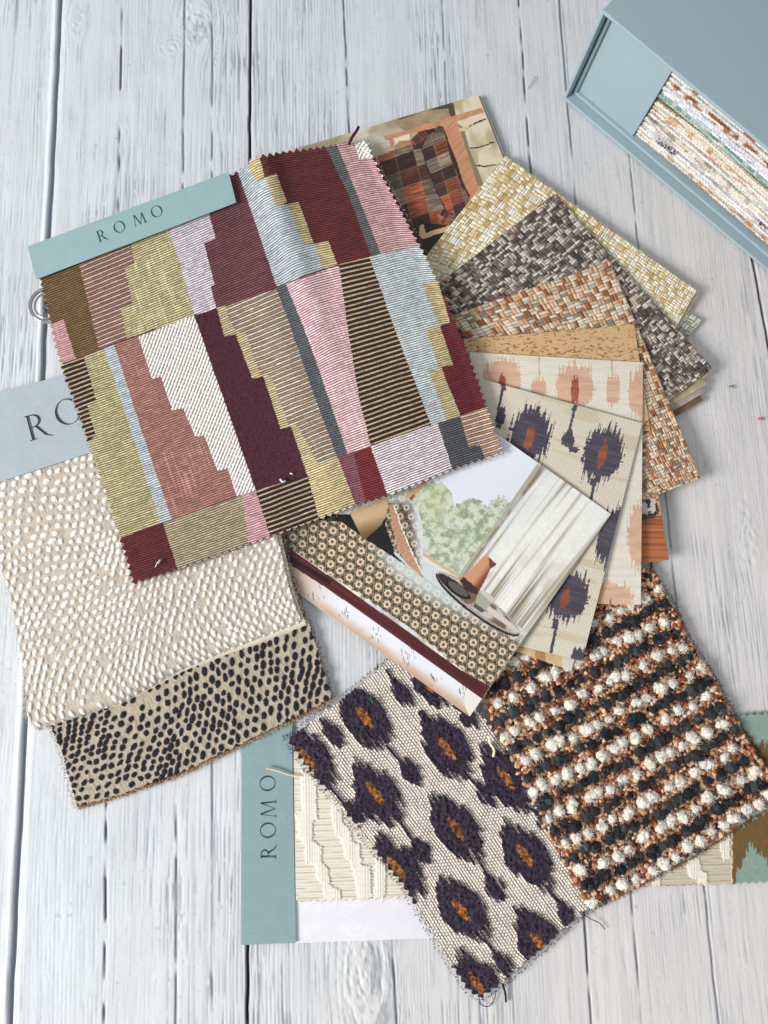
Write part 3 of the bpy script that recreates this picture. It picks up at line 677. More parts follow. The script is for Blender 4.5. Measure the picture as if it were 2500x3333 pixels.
    s.poly(ck([(662, 790), (757, 762), (885, 1170), (925, 1290), (890, 1330), (800, 1170), (760, 1040)]), wood)
    s.poly(ck([(765, 818), (832, 800), (835, 826), (770, 838)]), rgb(222, 190, 140))
    for L_ in ([(832, 806), (880, 780), (942, 755)], [(838, 942), (900, 938), (995, 900)], [(875, 1052), (930, 1058), (1010, 1046)]):
        p = ck(L_); s.poly([(x, y-2.5) for x, y in p]+[(x, y+2) for x, y in p[::-1]], rgb(52, 34, 26), jit=4, seed=2, freq=7)
    s.z = s.z+18; s.build('printed_photo', M_print, 3.5, t)

    # sage scrap, cream-backed sheet, yellow basketweave
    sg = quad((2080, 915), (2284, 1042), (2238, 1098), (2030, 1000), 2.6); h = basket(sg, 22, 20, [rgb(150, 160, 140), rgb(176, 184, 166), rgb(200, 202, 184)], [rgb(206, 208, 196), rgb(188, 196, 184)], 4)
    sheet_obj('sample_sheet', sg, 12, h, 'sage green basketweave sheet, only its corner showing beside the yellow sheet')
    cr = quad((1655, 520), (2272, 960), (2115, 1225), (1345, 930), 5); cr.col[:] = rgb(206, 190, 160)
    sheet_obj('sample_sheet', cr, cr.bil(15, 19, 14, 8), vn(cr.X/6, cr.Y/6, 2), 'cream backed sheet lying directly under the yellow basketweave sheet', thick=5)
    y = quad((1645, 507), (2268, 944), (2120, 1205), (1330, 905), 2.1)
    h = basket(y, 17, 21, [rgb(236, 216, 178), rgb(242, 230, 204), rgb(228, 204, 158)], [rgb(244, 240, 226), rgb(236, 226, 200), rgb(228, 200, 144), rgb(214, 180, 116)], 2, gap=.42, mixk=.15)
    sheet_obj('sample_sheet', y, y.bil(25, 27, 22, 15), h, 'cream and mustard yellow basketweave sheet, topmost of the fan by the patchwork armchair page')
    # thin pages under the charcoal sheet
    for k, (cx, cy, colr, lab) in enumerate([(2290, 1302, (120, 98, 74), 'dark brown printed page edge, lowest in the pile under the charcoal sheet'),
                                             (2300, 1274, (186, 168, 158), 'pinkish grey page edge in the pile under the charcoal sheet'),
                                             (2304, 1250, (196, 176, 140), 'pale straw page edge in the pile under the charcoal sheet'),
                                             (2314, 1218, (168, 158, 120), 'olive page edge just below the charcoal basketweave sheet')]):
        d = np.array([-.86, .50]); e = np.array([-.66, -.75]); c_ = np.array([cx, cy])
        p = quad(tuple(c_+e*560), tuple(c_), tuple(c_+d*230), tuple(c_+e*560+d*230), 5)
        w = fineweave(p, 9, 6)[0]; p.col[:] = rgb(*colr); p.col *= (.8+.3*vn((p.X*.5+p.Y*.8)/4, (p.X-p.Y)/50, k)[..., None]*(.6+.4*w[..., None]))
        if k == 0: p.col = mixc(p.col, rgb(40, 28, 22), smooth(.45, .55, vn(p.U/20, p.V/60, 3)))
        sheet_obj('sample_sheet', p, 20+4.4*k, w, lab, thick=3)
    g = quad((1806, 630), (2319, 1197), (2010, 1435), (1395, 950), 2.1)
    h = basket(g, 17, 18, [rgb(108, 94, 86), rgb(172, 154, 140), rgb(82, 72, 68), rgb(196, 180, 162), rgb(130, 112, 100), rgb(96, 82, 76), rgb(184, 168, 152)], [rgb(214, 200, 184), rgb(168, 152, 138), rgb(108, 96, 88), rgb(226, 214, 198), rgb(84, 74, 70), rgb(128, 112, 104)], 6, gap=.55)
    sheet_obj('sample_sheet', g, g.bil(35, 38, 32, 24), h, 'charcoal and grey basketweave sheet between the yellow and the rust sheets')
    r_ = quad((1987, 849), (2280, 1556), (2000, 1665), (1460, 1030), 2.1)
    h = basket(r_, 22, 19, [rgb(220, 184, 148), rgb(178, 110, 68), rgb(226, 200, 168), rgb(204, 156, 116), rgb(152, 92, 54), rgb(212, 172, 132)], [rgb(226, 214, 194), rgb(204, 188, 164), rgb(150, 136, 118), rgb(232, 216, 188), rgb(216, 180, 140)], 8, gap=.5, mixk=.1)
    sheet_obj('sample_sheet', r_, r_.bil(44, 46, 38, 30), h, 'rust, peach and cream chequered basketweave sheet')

    # lower photo page: fur and wood
    p = quad((1600, 1150), (2075, 1180), (2177, 1822), (1650, 1880), 2.4); w, i = fineweave(p, 11, 6.5)
    p.col[:] = rgb(196, 158, 116); p.col = mixc(p.col, rgb(110, 74, 44), .8*smooth(.5, .8, vn(p.X/5, p.Y/9, 3)))
    fz = ce([(1170, 930), (1215, 965), (1250, 1010), (1255, 1060), (1235, 1090), (1245, 1140), (1280, 1200), (1275, 1240), (1240, 1262), (1170, 1270)])
    fc = mixc(np.broadcast_to(rgb(196, 188, 182), p.col.shape), rgb(44, 40, 38), smooth(.46, .6, fbm(p.X/14, p.Y/16, 7))); p.poly(fz, fc*(.9+.2*vn(p.X/2.5, p.Y/5, 2)[..., None]), jit=12, seed=3, freq=4)
    wd_ = rgb(178, 98, 56)*(.72+.5*vn((p.Y-.02*p.X)/4.5, p.X/160, 4)[..., None])
    p.poly(ce([(1100, 1262), (1310, 1250), (1400, 1560), (1100, 1560)]), wd_); p.poly(ce([(1100, 1262), (1260, 1256), (1262, 1262), (1100, 1290)]), rgb(60, 38, 26))
    sheet_obj('photo_page', p, p.bil(40, 49, 40, 14), 0, 'printed photo page showing grey fur and an orange wood board, under the peach sheet', 'photo page', mt=M_print)
    o = quad((1509, 1105), (2064, 1055), (2116, 1400), (1560, 1450), 2.2); w, i = fineweave(o, 10, 6)
    dsh = smooth(.55, .8, vn(o.U/8, o.V/3.2, 5)*.75+.25*vn(o.U/120, o.V/4, 6))
    o.col[:] = rgb(212, 168, 116); o.col = mixc(o.col, rgb(226, 190, 142), .6*w); o.col = mixc(o.col, rgb(134, 90, 50), .75*dsh)
    sheet_obj('sample_sheet', o, o.bil(46, 54, 53, 44), 1.4*w, 'plain ochre tan finely woven sheet between the rust and the peach printed sheets')

    # peach print
    def spiky(s, CX, CY, tilt, shapes):
        """shapes: cx, cy, rx, ry -> mask, with ikat spikes along the motif's axis"""
        ct, stt = math.cos(tilt), math.sin(tilt); m = np.zeros(CX.shape, bool)
        for cx, cy, rx, ry in shapes:
            x = (CX-cx)*ct+(CY-cy)*stt; yv = -(CX-cx)*stt+(CY-cy)*ct
            sp = (vn((x+cx)/6.0, yv/260+cy, 3)-.5)*.62*(.25+np.clip(np.abs(yv)/ry, 0, 1.4)); jag = .10*(vn(x/18, np.floor(yv/9)*1., 4)-.5)
            m |= (np.abs(x/rx)**2.1+np.abs(yv/ry)**2.1) < (1+sp+jag*2)**2
        return m
    pe = quad((1529, 1146), (2093, 1179), (2086, 1968), (1520, 1955), 2.1); CX = (pe.X-1450)/.5425; CY = (pe.Y-1000)/.5425
    w, i = fineweave(pe, 10, 6); st = vn(pe.U/60, i*.7, 8)
    pe.col = mixc(np.broadcast_to(rgb(214, 204, 184), pe.col.shape), rgb(240, 235, 222), w); pe.col *= (.96+.06*st[..., None])
    big = spiky(pe, CX, CY, .02, [(340, 450, 118, 150), (777, 478, 122, 138), (1190, 510, 98, 165), (1005, 500, 40, 82), (560, 500, 45, 70), (1165, 1375, 70, 175), (1005, 1755, 120, 110), (560, 1000, 90, 150)])
    big |= (np.abs(CX-562-2*np.sin(CY/20)) < 5) & (CY > 280) & (CY < 440); big |= (np.abs(CX-1000-2*np.sin(CY/20)) < 5) & (CY > 300) & (CY < 440); big |= (np.abs(CX-775) < 5) & (CY > 310) & (CY < 350)
    red = spiky(pe, CX, CY, .02, [(777, 500, 26, 70), (340, 450, 22, 50), (990, 1780, 6, 30)])
    pc = rgb(214, 172, 142)*(.9+.14*st[..., None]+.06*w[..., None]); pe.col[big] = pc[big]; pe.col[red] = (rgb(160, 84, 62)*(.85+.3*st[..., None]))[red]
    sheet_obj('sample_sheet', pe, pe.bil(53, 60, 57, 34), 1.5*w, 'cream sheet printed with peach ikat spots, its straight edge down the right side')

    # gold strip beneath the navy print
    gp = quad((1640, 2050), (1880, 2110), (1860, 2183), (1610, 2094), 2.4); w, i = fineweave(gp, 9, 5.5)
    gp.col[:] = rgb(214, 184, 128); gp.col *= (.88+.16*w[..., None]+.08*vn(gp.U/40, i*.7, 2)[..., None]); pc = (gp.X-1450)/.5425
    m = (pc > 538) & (pc < 600); gp.col[m] = (np.broadcast_to(rgb(194, 142, 86), gp.col.shape)*(.9+.12*w[..., None]))[m]
    m = pc > 700; gp.col[m] = (np.broadcast_to(rgb(236, 230, 212), gp.col.shape)*(.85+.15*w[..., None]))[m]
    sheet_obj('sample_sheet', gp, 46, w, 'narrow gold strip of a sheet showing below the navy printed sheet')
    # navy print
    nv = quad((1561, 1231), (2091, 1377), (1895, 2152), (1350, 2020), 2.0); CX = (nv.X-1450)/.5425; CY = (nv.Y-1000)/.5425
    w, i = fineweave(nv, 10, 6.2); st = vn(nv.U/70, i*.7, 8); slub = smooth(.62, .8, vn(nv.U/130, nv.V/12, 13))
    nv.col = mixc(np.broadcast_to(rgb(198, 186, 162), nv.col.shape), rgb(236, 230, 214), w*.9); nv.col = mixc(nv.col, rgb(200, 180, 146), .55*slub)
    big = spiky(nv, CX, CY, .25, [(505, 770, 122, 158), (945, 885, 122, 160), (738, 1735, 122, 150), (980, 1370, 62, 165), (1060, 1330, 60, 150), (330, 660, 26, 70), (735, 800, 42, 56), (760, 850, 40, 20), (790, 2100, 40, 60), (405, 1960, 60, 50)])
    notch = spiky(nv, CX, CY, .25, [(716, 862, 24, 34)]); big &= ~notch
    def line(x0, y0, x1, y1, wd0):
        L_ = math.hypot(x1-x0, y1-y0); ex, ey = (x1-x0)/L_, (y1-y0)/L_; p_ = (CX-x0)*ex+(CY-y0)*ey; n_ = np.abs(-(CX-x0)*ey+(CY-y0)*ex)
        return (p_ > 0) & (p_ < L_) & (n_ < wd0*(.7+.6*vn(CX/5, CY/12, 4)))
    for L_ in [(352, 455, 315, 620, 8), (782, 585, 738, 760, 8), (900, 1020, 872, 1155, 9), (672, 1880, 632, 2075, 9), (345, 440, 350, 500, 16), (780, 585, 770, 620, 13), (890, 1030, 884, 1070, 20), (665, 1870, 655, 1930, 18)]:
        big |= line(*L_)
    red = spiky(nv, CX, CY, .25, [(505, 785, 26, 66), (943, 885, 27, 72), (718, 1745, 25, 66)])
    nc = rgb(80, 75, 88)*(.8+.3*vn(nv.U/50, nv.V/5, 18)[..., None]+.08*w[..., None]); nv.col[big] = nc[big]
    nv.col[red] = (rgb(150, 84, 60)*(.85+.3*st[..., None]))[red]
    sheet_obj('sample_sheet', nv, nv.bil(62, 68, 64, 34), 1.5*w, 'beige sheet printed with large navy ikat spots and rust centres')
fan()

def room_page():
    TL, TR, BR, BL = (1294, 1184), (1989, 1674), (1529, 2332), (846, 1841)
    s = quad(TL, TR, BR, BL, 1.9); X, Y = s.X, s.Y; CX = (X-900)/.7233; CY = (Y-1500)/.7233
    f = lambda P: [(900+.7233*x, 1500+.7233*y) for x, y in P]
    # curtains: folds run up to the right
    cu = (CX*.80+CY*.60); al = (CX*.60-CY*.80)
    fold = fbm(cu/30+.15*np.sin(al/160), al/900, 3, 3)*.72+.28*vn(cu/7, al/500, 4); weave = vn(CX/2.6, CY/2.6, 5)
    cream = mixc(np.broadcast_to(rgb(140, 128, 104), s.col.shape), rgb(242, 241, 234), smooth(.3, .6, fold))
    blue = smooth(900, 1010, cu)*0+smooth(.4, .62, fbm(CX/90, CY/90, 7))*smooth(1150, 900, cu)
    cream = mixc(cream, rgb(206, 214, 216), .75*blue); low = smooth(-250, 200, -al+0*cu)
    s.col = cream*(.93+.1*weave[..., None]); s.col = mixc(s.col, rgb(176, 166, 132), .35*smooth(300, 600, CY)*smooth(.45, .65, fbm(CX/70, CY/120, 9)))
    # window
    win = f([(560, -420), (1250, -80), (1172, 22), (1085, 150), (930, 385), (822, 527), (650, 410), (560, 300), (500, 180)])
    sky = mixc(np.broadcast_to(rgb(236, 238, 244), s.col.shape), rgb(222, 226, 236), smooth(-300, 200, CY))
    s.poly(win, sky)
    tx = [400, 640, 690, 745, 790, 800, 835, 870, 915, 950, 985, 1020, 1060, 1100]; ty = [80, 130, 92, 100, 150, 205, 185, 170, 175, 205, 165, 160, 190, 240]
    line_ = np.interp(CX, tx, ty)+16*(fbm(CX/14, CY/14, 11)-.5)*2
    inw = inpoly(X, Y, win) & (CY > line_)
    gn = fbm(CX/22, CY/22, 12, 4)*.62+.2*vn(CX/3.2, CY/3.2, 6)+.18*vn(CX/6.5, CY/6.5, 7); gr = mixc(np.broadcast_to(rgb(146, 160, 126), s.col.shape), rgb(208, 215, 196), smooth(.36, .62, gn)); gr = mixc(gr, rgb(196, 200, 146), .5*np.exp(-((CX-720)/60)**2-((CY-180)/110)**2))
    gr = mixc(gr, rgb(210, 216, 206), .4*smooth(.5, .8, fbm(CX/60, CY/60, 14))); s.col[inw] = gr[inw]
    s.poly(f([(822, 527), (815, 520), (1085, 142), (1175, 12), (1183, 20), (1092, 152), (835, 518)]), rgb(176, 172, 150))
    s.poly(f([(660, 408), (815, 512), (822, 530), (655, 424)]), rgb(200, 176, 140)); s.poly(f([(655, 424), (822, 530), (818, 545), (650, 445)]), rgb(222, 214, 204))
    s.poly(f([(560, 175), (630, 115), (700, 50), (712, 60), (600, 190)]), rgb(196, 160, 118)); s.poly(f([(585, 185), (615, 150), (622, 156), (600, 190)]), rgb(120, 84, 54))
    # sill, sofa
    s.poly(f([(650, 440), (820, 545), (860, 560), (1110, 760), (1130, 775), (1100, 800), (700, 620), (400, 380)]), rgb(206, 214, 214)*(.94+.08*weave[..., None]))
    s.poly(f([(-100, 330), (130, 240), (330, 240), (500, 170), (530, 420), (660, 540), (420, 430), (250, 340)]), rgb(24, 24, 28))
    body = f([(-60, 345), (130, 262), (290, 275), (420, 365), (560, 455), (660, 520), (760, 590), (1125, 775), (1050, 885), (962, 1015), (820, 930), (600, 750), (250, 520), (60, 392)])
    sofa = np.broadcast_to(rgb(72, 64, 50), s.col.shape).copy()
    def flowers(base, ox, oy, px_, py_, rr, cc, angle, hi=None):
        u = (CX-ox)*math.cos(angle)+(CY-oy)*math.sin(angle); v = -(CX-ox)*math.sin(angle)+(CY-oy)*math.cos(angle)
        j = np.floor(v/py_); uu = u/px_+.5*(j % 2); i = np.floor(uu); x = (uu-i-.5)*px_; y = (v/py_-j-.5)*py_
        a = np.arctan2(y, x); r = np.hypot(x, y)*(1-.10*np.cos(a*7)); ringm = smooth(rr+2, rr-2, r)*smooth(rr*.40-1.5, rr*.40+1.5, r)
        ln = (1-smooth(1.2, 3, np.abs(np.abs(x)-px_*.5*(1-np.abs(y)/py_*1.0)-0)))*.55
        out = mixc(base, cc, np.clip(ln, 0, 1)); out = mixc(out, rgb(150, 84, 60), .9*smooth(rr*.4, rr*.2, r)*.6); return mixc(out, cc, ringm)
    sofa = flowers(sofa, 0, 0, 52, 43, 17.5, rgb(222, 196, 164), .62)
    # highlight along the top of the sofa: distance from its upper edge
    dd = (-(CX-420)*math.sin(.55)+(CY-365)*math.cos(.55)); hl = smooth(95, 15, dd+22*np.sin(CX/140))*smooth(380, 560, CX)
    sofa = mixc(sofa, rgb(206, 216, 214), .85*hl); sofa = sofa*(1-.35*smooth(260, -40, CX))[..., None]; s.poly(body, sofa)
    s.poly(f([(330, 235), (500, 160), (498, 240), (470, 290), (430, 325), (388, 362), (372, 320)]), mixc(np.broadcast_to(rgb(206, 172, 128), s.col.shape), rgb(116, 86, 56), smooth(250, 340, CY+.3*(CX-400)))*(.93+.12*weave[..., None]))
    cush = f([(500, 175), (548, 148), (600, 172), (640, 230), (658, 300), (660, 420), (655, 525), (600, 475), (530, 400), (490, 290)])
    cs = flowers(np.broadcast_to(rgb(62, 58, 46), s.col.shape), 560, 300, 46, 42, 15, rgb(196, 180, 150), 1.1); cs = mixc(cs, rgb(222, 226, 230), smooth(590, 650, CX-.12*(CY-300))*.9); cs = mixc(cs, rgb(222, 226, 230), .7*smooth(215, 165, CY)); s.poly(cush, cs)
    s.poly(f([(505, 195), (530, 205), (560, 300), (600, 400), (655, 510), (660, 527), (600, 475), (545, 400), (520, 300)]), rgb(196, 150, 114)*(.8+.3*vn(CX/4, CY/4, 3)[..., None]), jit=8, seed=3, freq=4)
    s.poly(f([(528, 205), (533, 203), (566, 300), (606, 395), (658, 505), (655, 512), (600, 402), (560, 302)]), rgb(238, 222, 200), jit=5, seed=4, freq=5)
    # wooden rail, floor
    s.poly(f([(-120, 300), (60, 392), (250, 527), (560, 745), (820, 935), (962, 1015), (925, 1072), (560, 808), (240, 582), (-120, 360)]), rgb(92, 32, 34)*(.75+.4*vn((CX*-.55+CY*.83)/7, (CX*.83+CY*.55)/220, 6)[..., None]))
    s.poly(f([(-100, 330), (250, 540), (240, 560), (-100, 350)]), rgb(40, 14, 18)); fl_d = (CX*-.575+CY*.818)
    fl = mixc(np.broadcast_to(rgb(228, 230, 238), s.col.shape), rgb(198, 160, 126), np.maximum(smooth(372, 445, fl_d+16*(fbm(CX/50, CY/50, 3)-.5)), .8*smooth(300, 60, CX)))
    s.poly(f([(-200, 300), (240, 582), (560, 808), (925, 1072), (870, 1155), (0, 520), (-200, 480)]), fl)
    s.poly(f([(830, 1010), (925, 1070), (870, 1152), (850, 1110)]), rgb(232, 226, 214))
    rm = np.random.default_rng(3)
    for (mx, my) in [(170, 610), (320, 680), (450, 790), (580, 900), (590, 860), (710, 985), (830, 1030)]:
        for q in range(9):
            x = mx+rm.normal()*13; yy = my+rm.normal()*16; m = (np.abs(CX-x-.15*(CY-yy)) < 1.9) & (np.abs(CY-yy) < 3+8*rm.random()); s.col[m] = s.col[m]*.45+rgb(110, 88, 74)*.4
    # tray, mug, cup
    def ell(cx, cy, a, b, an, c, jit=0):
        x = (CX-cx)*math.cos(an)+(CY-cy)*math.sin(an); yv = -(CX-cx)*math.sin(an)+(CY-cy)*math.cos(an)
        m = (x/a)**2+(yv/b)**2 < 1; c = np.broadcast_to(c, s.col.shape); s.col[m] = c[m]
    ell(905, 646, 232, 50, .64, rgb(38, 32, 30)); ell(908, 640, 228, 45, .64, rgb(168, 160, 152)); ell(910, 641, 218, 36, .64, mixc(np.broadcast_to(rgb(122, 92, 74), s.col.shape), rgb(196, 190, 182), smooth(.35, .7, fbm(CX/40, CY/40, 5))))
    ell(800, 565, 92, 24, .64, rgb(54, 42, 38)); ell(816, 580, 64, 26, .62, rgb(24, 20, 20)); ell(818, 576, 54, 18, .62, rgb(92, 86, 82)); ell(1000, 700, 120, 12, .66, rgb(210, 200, 190))
    s.poly(f([(935, 425), (955, 432), (992, 466), (965, 480), (948, 520), (905, 600), (862, 585), (825, 545), (832, 520), (862, 505)]), mixc(np.broadcast_to(rgb(210, 146, 106), s.col.shape), rgb(118, 64, 42), smooth(-12, 26, (CX-900)*.75+(CY-510)*.6-18)))
    s.poly(f([(825, 540), (840, 520), (905, 575), (905, 602), (860, 588)]), rgb(66, 40, 34)); s.poly(f([(955, 432), (992, 466), (962, 488), (958, 470)]), rgb(120, 66, 42))
    s.poly(f([(928, 574), (980, 618), (965, 645), (940, 672), (892, 640), (905, 600)]), rgb(168, 166, 146)); s.poly(f([(928, 574), (980, 618), (968, 640), (915, 590)]), rgb(196, 196, 180)); s.poly(f([(892, 640), (940, 672), (925, 684), (885, 655)]), rgb(88, 84, 74))
    # the page is low at its left end, where cloth covers it, and lifts over the swatches to the right
    sc = np.clip(s.s, 0, 1); s.z = 5+67*(1-s.t)*1.0+s.t*67*np.clip(s.s, 0, 1)**1.5
    s.z = (1-s.t)*72+s.t*(5+67*sc**1.5)
    o = s.build('photo_page', M_print, 2.5, None, rgb(236, 234, 230))
    tag(o, 'printed photo page of a window seat with curtains, patterned cushion and round tray', 'photo page', SH)
room_page()

# ------------------------------------------------------------------ the patchwork swatch on top
def ribs(s, pitch=7.3):
    U, V = s.U, s.V
    v = V+2.2*(fbm(U/70, V/110, 5)-.5)*2
    f = (v/pitch) % 1; j = np.floor(v/pitch).astype(int); return f, j
def swatch_patchwork():
    t = empty('fabric_swatch', 800, 1250, 'large striped patchwork fabric swatch in burgundy, pink and lime with teal card strip', 'fabric swatch', 'fabric swatches on the table')
    top = smoothline([(100, 845), (410, 715), (735, 568), (772, 550), (811, 515), (860, 497), (960, 482), (1063, 469), (1145, 452), (1204, 458)])
    right = smoothline([(1204, 458), (1222, 515), (1290, 645), (1368, 790), (1400, 850), (1473, 1005), (1537, 1165), (1592, 1324), (1647, 1478)])
    left = smoothline([(100, 845), (124, 912), (158, 1063), (193, 1196), (281, 1446), (383, 1753), (428, 1910)])
    bot = smoothline([(428, 1910), (576, 1862), (817, 1778), (1052, 1693), (1156, 1654), (1259, 1623), (1481, 1534), (1647, 1478)])
    s = Sheet(top, bot, left, right, 1.5); s.pink(11, 23, 'tblr', 3); U, V, X, Y = s.U, s.V, s.X, s.Y
    f, j = ribs(s); core = np.sin(np.pi*f); bead = .5+.5*np.cos(2*np.pi*(U/6+.5*(j % 2))); seg = hsh(np.floor(U/26), j, 3)
    dk = 1-smooth(.22, .8, core)
    lines = smooth(.62, .8, vn(U/3.4, V/90, 17))*smooth(.45, .65, fbm(U/120, V/100, 18))
    hh = 2.9*np.sqrt(core)*(.84+.16*bead); H = hh.copy(); ID = np.full(X.shape, -1)
    def fill(P, cols, gapc=(44, 32, 34), gap=.88, kind='rib', bd=.0, light=0., jit=3.0):
        nonlocal H
        XX = X; YY = Y+0*Y; k = XX+jit*(vn(j*1.7, j*0, 9)-.5)
        m = inpoly(k, YY, P)
        cols = np.array([rgb(*c) for c in cols]); cols = (cols.mean(-1, keepdims=True)*.20+cols*.80)*1.06
        if kind == 'rib':
            c = cols[j % len(cols)]*(.84+.14*seg+.18*vn(U/6.5, j*3.3, 19))[..., None]; 
            if light: c = mixc(c, np.minimum(1, c*1.22+.03), lines*light)
            c = mixc(c, rgb(*gapc)*[.85, .8, .78], dk*min(1, gap+.1))
            if bd: c = mixc(c, rgb(*gapc), (1-smooth(0, .5, bead))*bd)
            s.col[m] = c[m]
        elif kind == 'twill':
            a = 2*np.pi*(U/13.5+V/15); b = 2*np.pi*(U/22-V/17); q = .6+.38*np.cos(a)+.07*np.cos(b); q = q+.2*(vn(U/5, V/5, 6)-.5)
            c = mixc(np.broadcast_to(cols[0]*.52, s.col.shape), np.broadcast_to(cols[0], s.col.shape), smooth(.15, .45, q)); s.col[m] = c[m]; H = np.where(m, 5.5*np.clip(q, 0, 1), H)
        elif kind == 'pile':
            q = vn(U/4.5, V/4.5, 6); a = .5+.5*np.cos(2*np.pi*(U/9+V/9)); c = cols[0]*(.7+.3*q[..., None]+.25*a[..., None]); s.col[m] = c[m]; H = np.where(m, 2+1.6*a+1.2*q, H)
        return m
    bur = (120, 62, 70)
    s.col[:] = rgb(110, 60, 60)
    fill([(-50, 300), (3000, 300), (3000, 2200), (-50, 2200)], [(120, 60, 60)])
    # under the header, left column
    fill(c1([(60, 600), (340, 480), (430, 978), (325, 1018), (275, 850), (205, 878), (140, 700)]), [(146, 112, 62)], (44, 30, 20), .8, bd=.7)
    fill(c1([(170, 890), (275, 850), (327, 1018), (215, 1055)]), [(214, 158, 156), (206, 148, 148)], (120, 60, 60), .55, light=.8)
    fill(c1([(300, 480), (560, 430), (562, 530), (582, 608), (540, 628), (575, 790), (520, 800), (548, 930), (428, 975), (340, 610)]), [(170, 110, 84), (206, 182, 172)], (64, 36, 30), .88, bd=.3)
    fill(c1([(545, 430), (740, 400), (742, 470), (840, 835), (548, 930), (520, 800), (575, 790), (540, 628), (582, 608)]), [(206, 190, 132)], (60, 48, 34), .82, light=.9)
    fill(c1([(740, 400), (905, 340), (905, 400), (932, 500), (882, 520), (927, 698), (910, 705), (935, 800), (842, 836), (735, 465)]), [(216, 204, 214)], (96, 74, 88), .8, light=.5)
    fill(c1([(905, 360), (960, 180), (1028, 190), (1110, 440), (1195, 715), (935, 803), (910, 705), (930, 697), (882, 520), (932, 500)]), [(136, 74, 80)], (48, 22, 30), .85, bd=.35)
    fill(c2([(-56, 455), (-10, 400), (20, 380), (65, 540), (115, 515), (180, 682), (250, 672), (345, 918), (410, 910), (460, 1060), (250, 1140), (185, 1165), (60, 790)]), [(188, 202, 208)], (80, 80, 88), .82, light=.8)
    Y_ = [(208, 188, 126)]
    for P in ([(0, 395), (80, 375), (115, 505), (65, 540)], [(115, 515), (185, 487), (247, 660), (180, 684)], [(250, 672), (317, 657), (407, 905), (345, 918)], [(410, 910), (495, 893), (552, 1035), (460, 1060)]):
        fill(c2(P), Y_, (104, 78, 50), .8, light=.6)
    fill(c2([(70, 340), (470, 290), (610, 600), (752, 988), (550, 1035), (495, 893), (407, 905), (317, 657), (247, 660), (185, 487), (112, 505)]), [(122, 48, 46)], (56, 18, 26), .85, bd=.3)
    fill(c2([(460, 290), (530, 290), (680, 640), (812, 970), (755, 990), (610, 600)]), [(118, 124, 122)], (34, 34, 42), .8, bd=.5)
    fill(c2([(530, 280), (640, 270), (760, 280), (1120, 900), (812, 972), (680, 640)]), [(216, 160, 160)], (92, 50, 58), .82, light=.5)
    fill(c2([(640, 260), (760, 260), (800, 385), (680, 402)]), [(238, 226, 218)], kind='twill')
    fill(c2([(765, 385), (800, 395), (880, 560), (930, 655), (905, 665), (860, 575), (790, 450)]), [(236, 224, 216)], kind='twill')
    # second row
    fill(c3([(85, 340), (290, 268), (357, 515), (305, 530), (352, 695), (292, 737), (230, 740)]), [(58, 34, 36), (202, 178, 130)], (46, 24, 26), .8, bd=.5)
    fill(c3([(288, 268), (395, 222), (550, 700), (702, 1165), (470, 1252), (380, 1250), (250, 735), (300, 735), (352, 695), (305, 530), (357, 515)]), [(202, 188, 128)], (58, 46, 34), .82, light=.5)
    fill(c3([(395, 222), (450, 200), (600, 670), (762, 1148), (702, 1167), (550, 700)]), [(188, 202, 210)], (90, 92, 100), .8, light=.5)
    fill(c3([(450, 200), (580, 158), (655, 385), (705, 375), (765, 555), (825, 545), (890, 700), (937, 690), (1010, 885), (1065, 870), (1112, 1020), (762, 1148), (600, 670)]), [(180, 122, 108)], (98, 44, 40), .72, light=.9)
    fill(c3([(582, 158), (882, 43), (1050, 520), (1215, 990), (1112, 1018), (1065, 870), (1010, 882), (937, 690), (890, 700), (825, 545), (765, 555), (705, 375), (655, 385)]), [(242, 230, 222)], kind='twill')
    fill(c3([(882, 43), (1004, 8), (1045, 160), (1105, 145), (1195, 385), (1255, 375), (1350, 660), (1405, 645), (1492, 912), (1215, 990), (1050, 520)]), [(82, 36, 50)], kind='pile')
    mixs = [(186, 140, 96), (208, 208, 196)]
    big = [c3([(1004, 8)])[0]]+c1([(935, 803), (1195, 717)])+[(960, 1100), (1100, 1485)]+c4([(420, 812), (215, 872)])+c3([(1492, 905), (1405, 645), (1350, 660), (1255, 375), (1195, 385), (1105, 145), (1045, 160)])
    fill(big, mixs, (54, 32, 30), .85, bd=.2)
    fill(c3([(1004, 4), (1050, -10), (1075, 70), (1110, 130), (1160, 140), (1235, 360), (1300, 370), (1390, 630), (1440, 640), (1560, 860), (1492, 905), (1405, 645), (1350, 660), (1255, 375), (1195, 385), (1105, 145), (1045, 160)]), [(214, 194, 140), (212, 190, 130)], (70, 52, 40), .8)
    gs = [(900, 932), (940, 920), (1005, 1100), (1070, 1290), (1131, 1478), (1098, 1490), (1020, 1280), (958, 1100)]
    fill(gs, [(112, 118, 122)], (30, 32, 40), .8, bd=.5)
    fill([c2([(240, 1150)])[0]]+c2([(555, 1038), (600, 1180)])+c4([(490, 0), (560, 420), (640, 735), (480, 782), (350, 400), (212, 0)]), [(232, 184, 188)], (100, 60, 66), .82, light=.6)
    st4 = [(66, 38, 42), (204, 180, 124)]
    fill(c2([(558, 1033), (742, 988)])+c4([(820, 0), (940, 310), (1042, 590), (635, 720), (560, 420), (490, 0)]), [(58, 34, 38), (206, 184, 132)], (46, 24, 26), .75, bd=.35)
    fill(c2([(742, 988), (1130, 900), (1160, 1150)])+c4([(1130, 0), (1200, 200), (1240, 545), (1045, 590), (940, 310), (820, 0)]), [(194, 206, 208)], (84, 86, 92), .82, light=.5)
    fill(c2([(1150, 1080), (1500, 1200)])+c4([(1700, 400), (1430, 470), (1245, 530), (1150, 300), (1110, 195), (1180, 178)])+c2([(1242, 1660), (1235, 1630), (1165, 1402), (1225, 1385)]), [(130, 44, 48)], (58, 18, 28), .85, bd=.3)
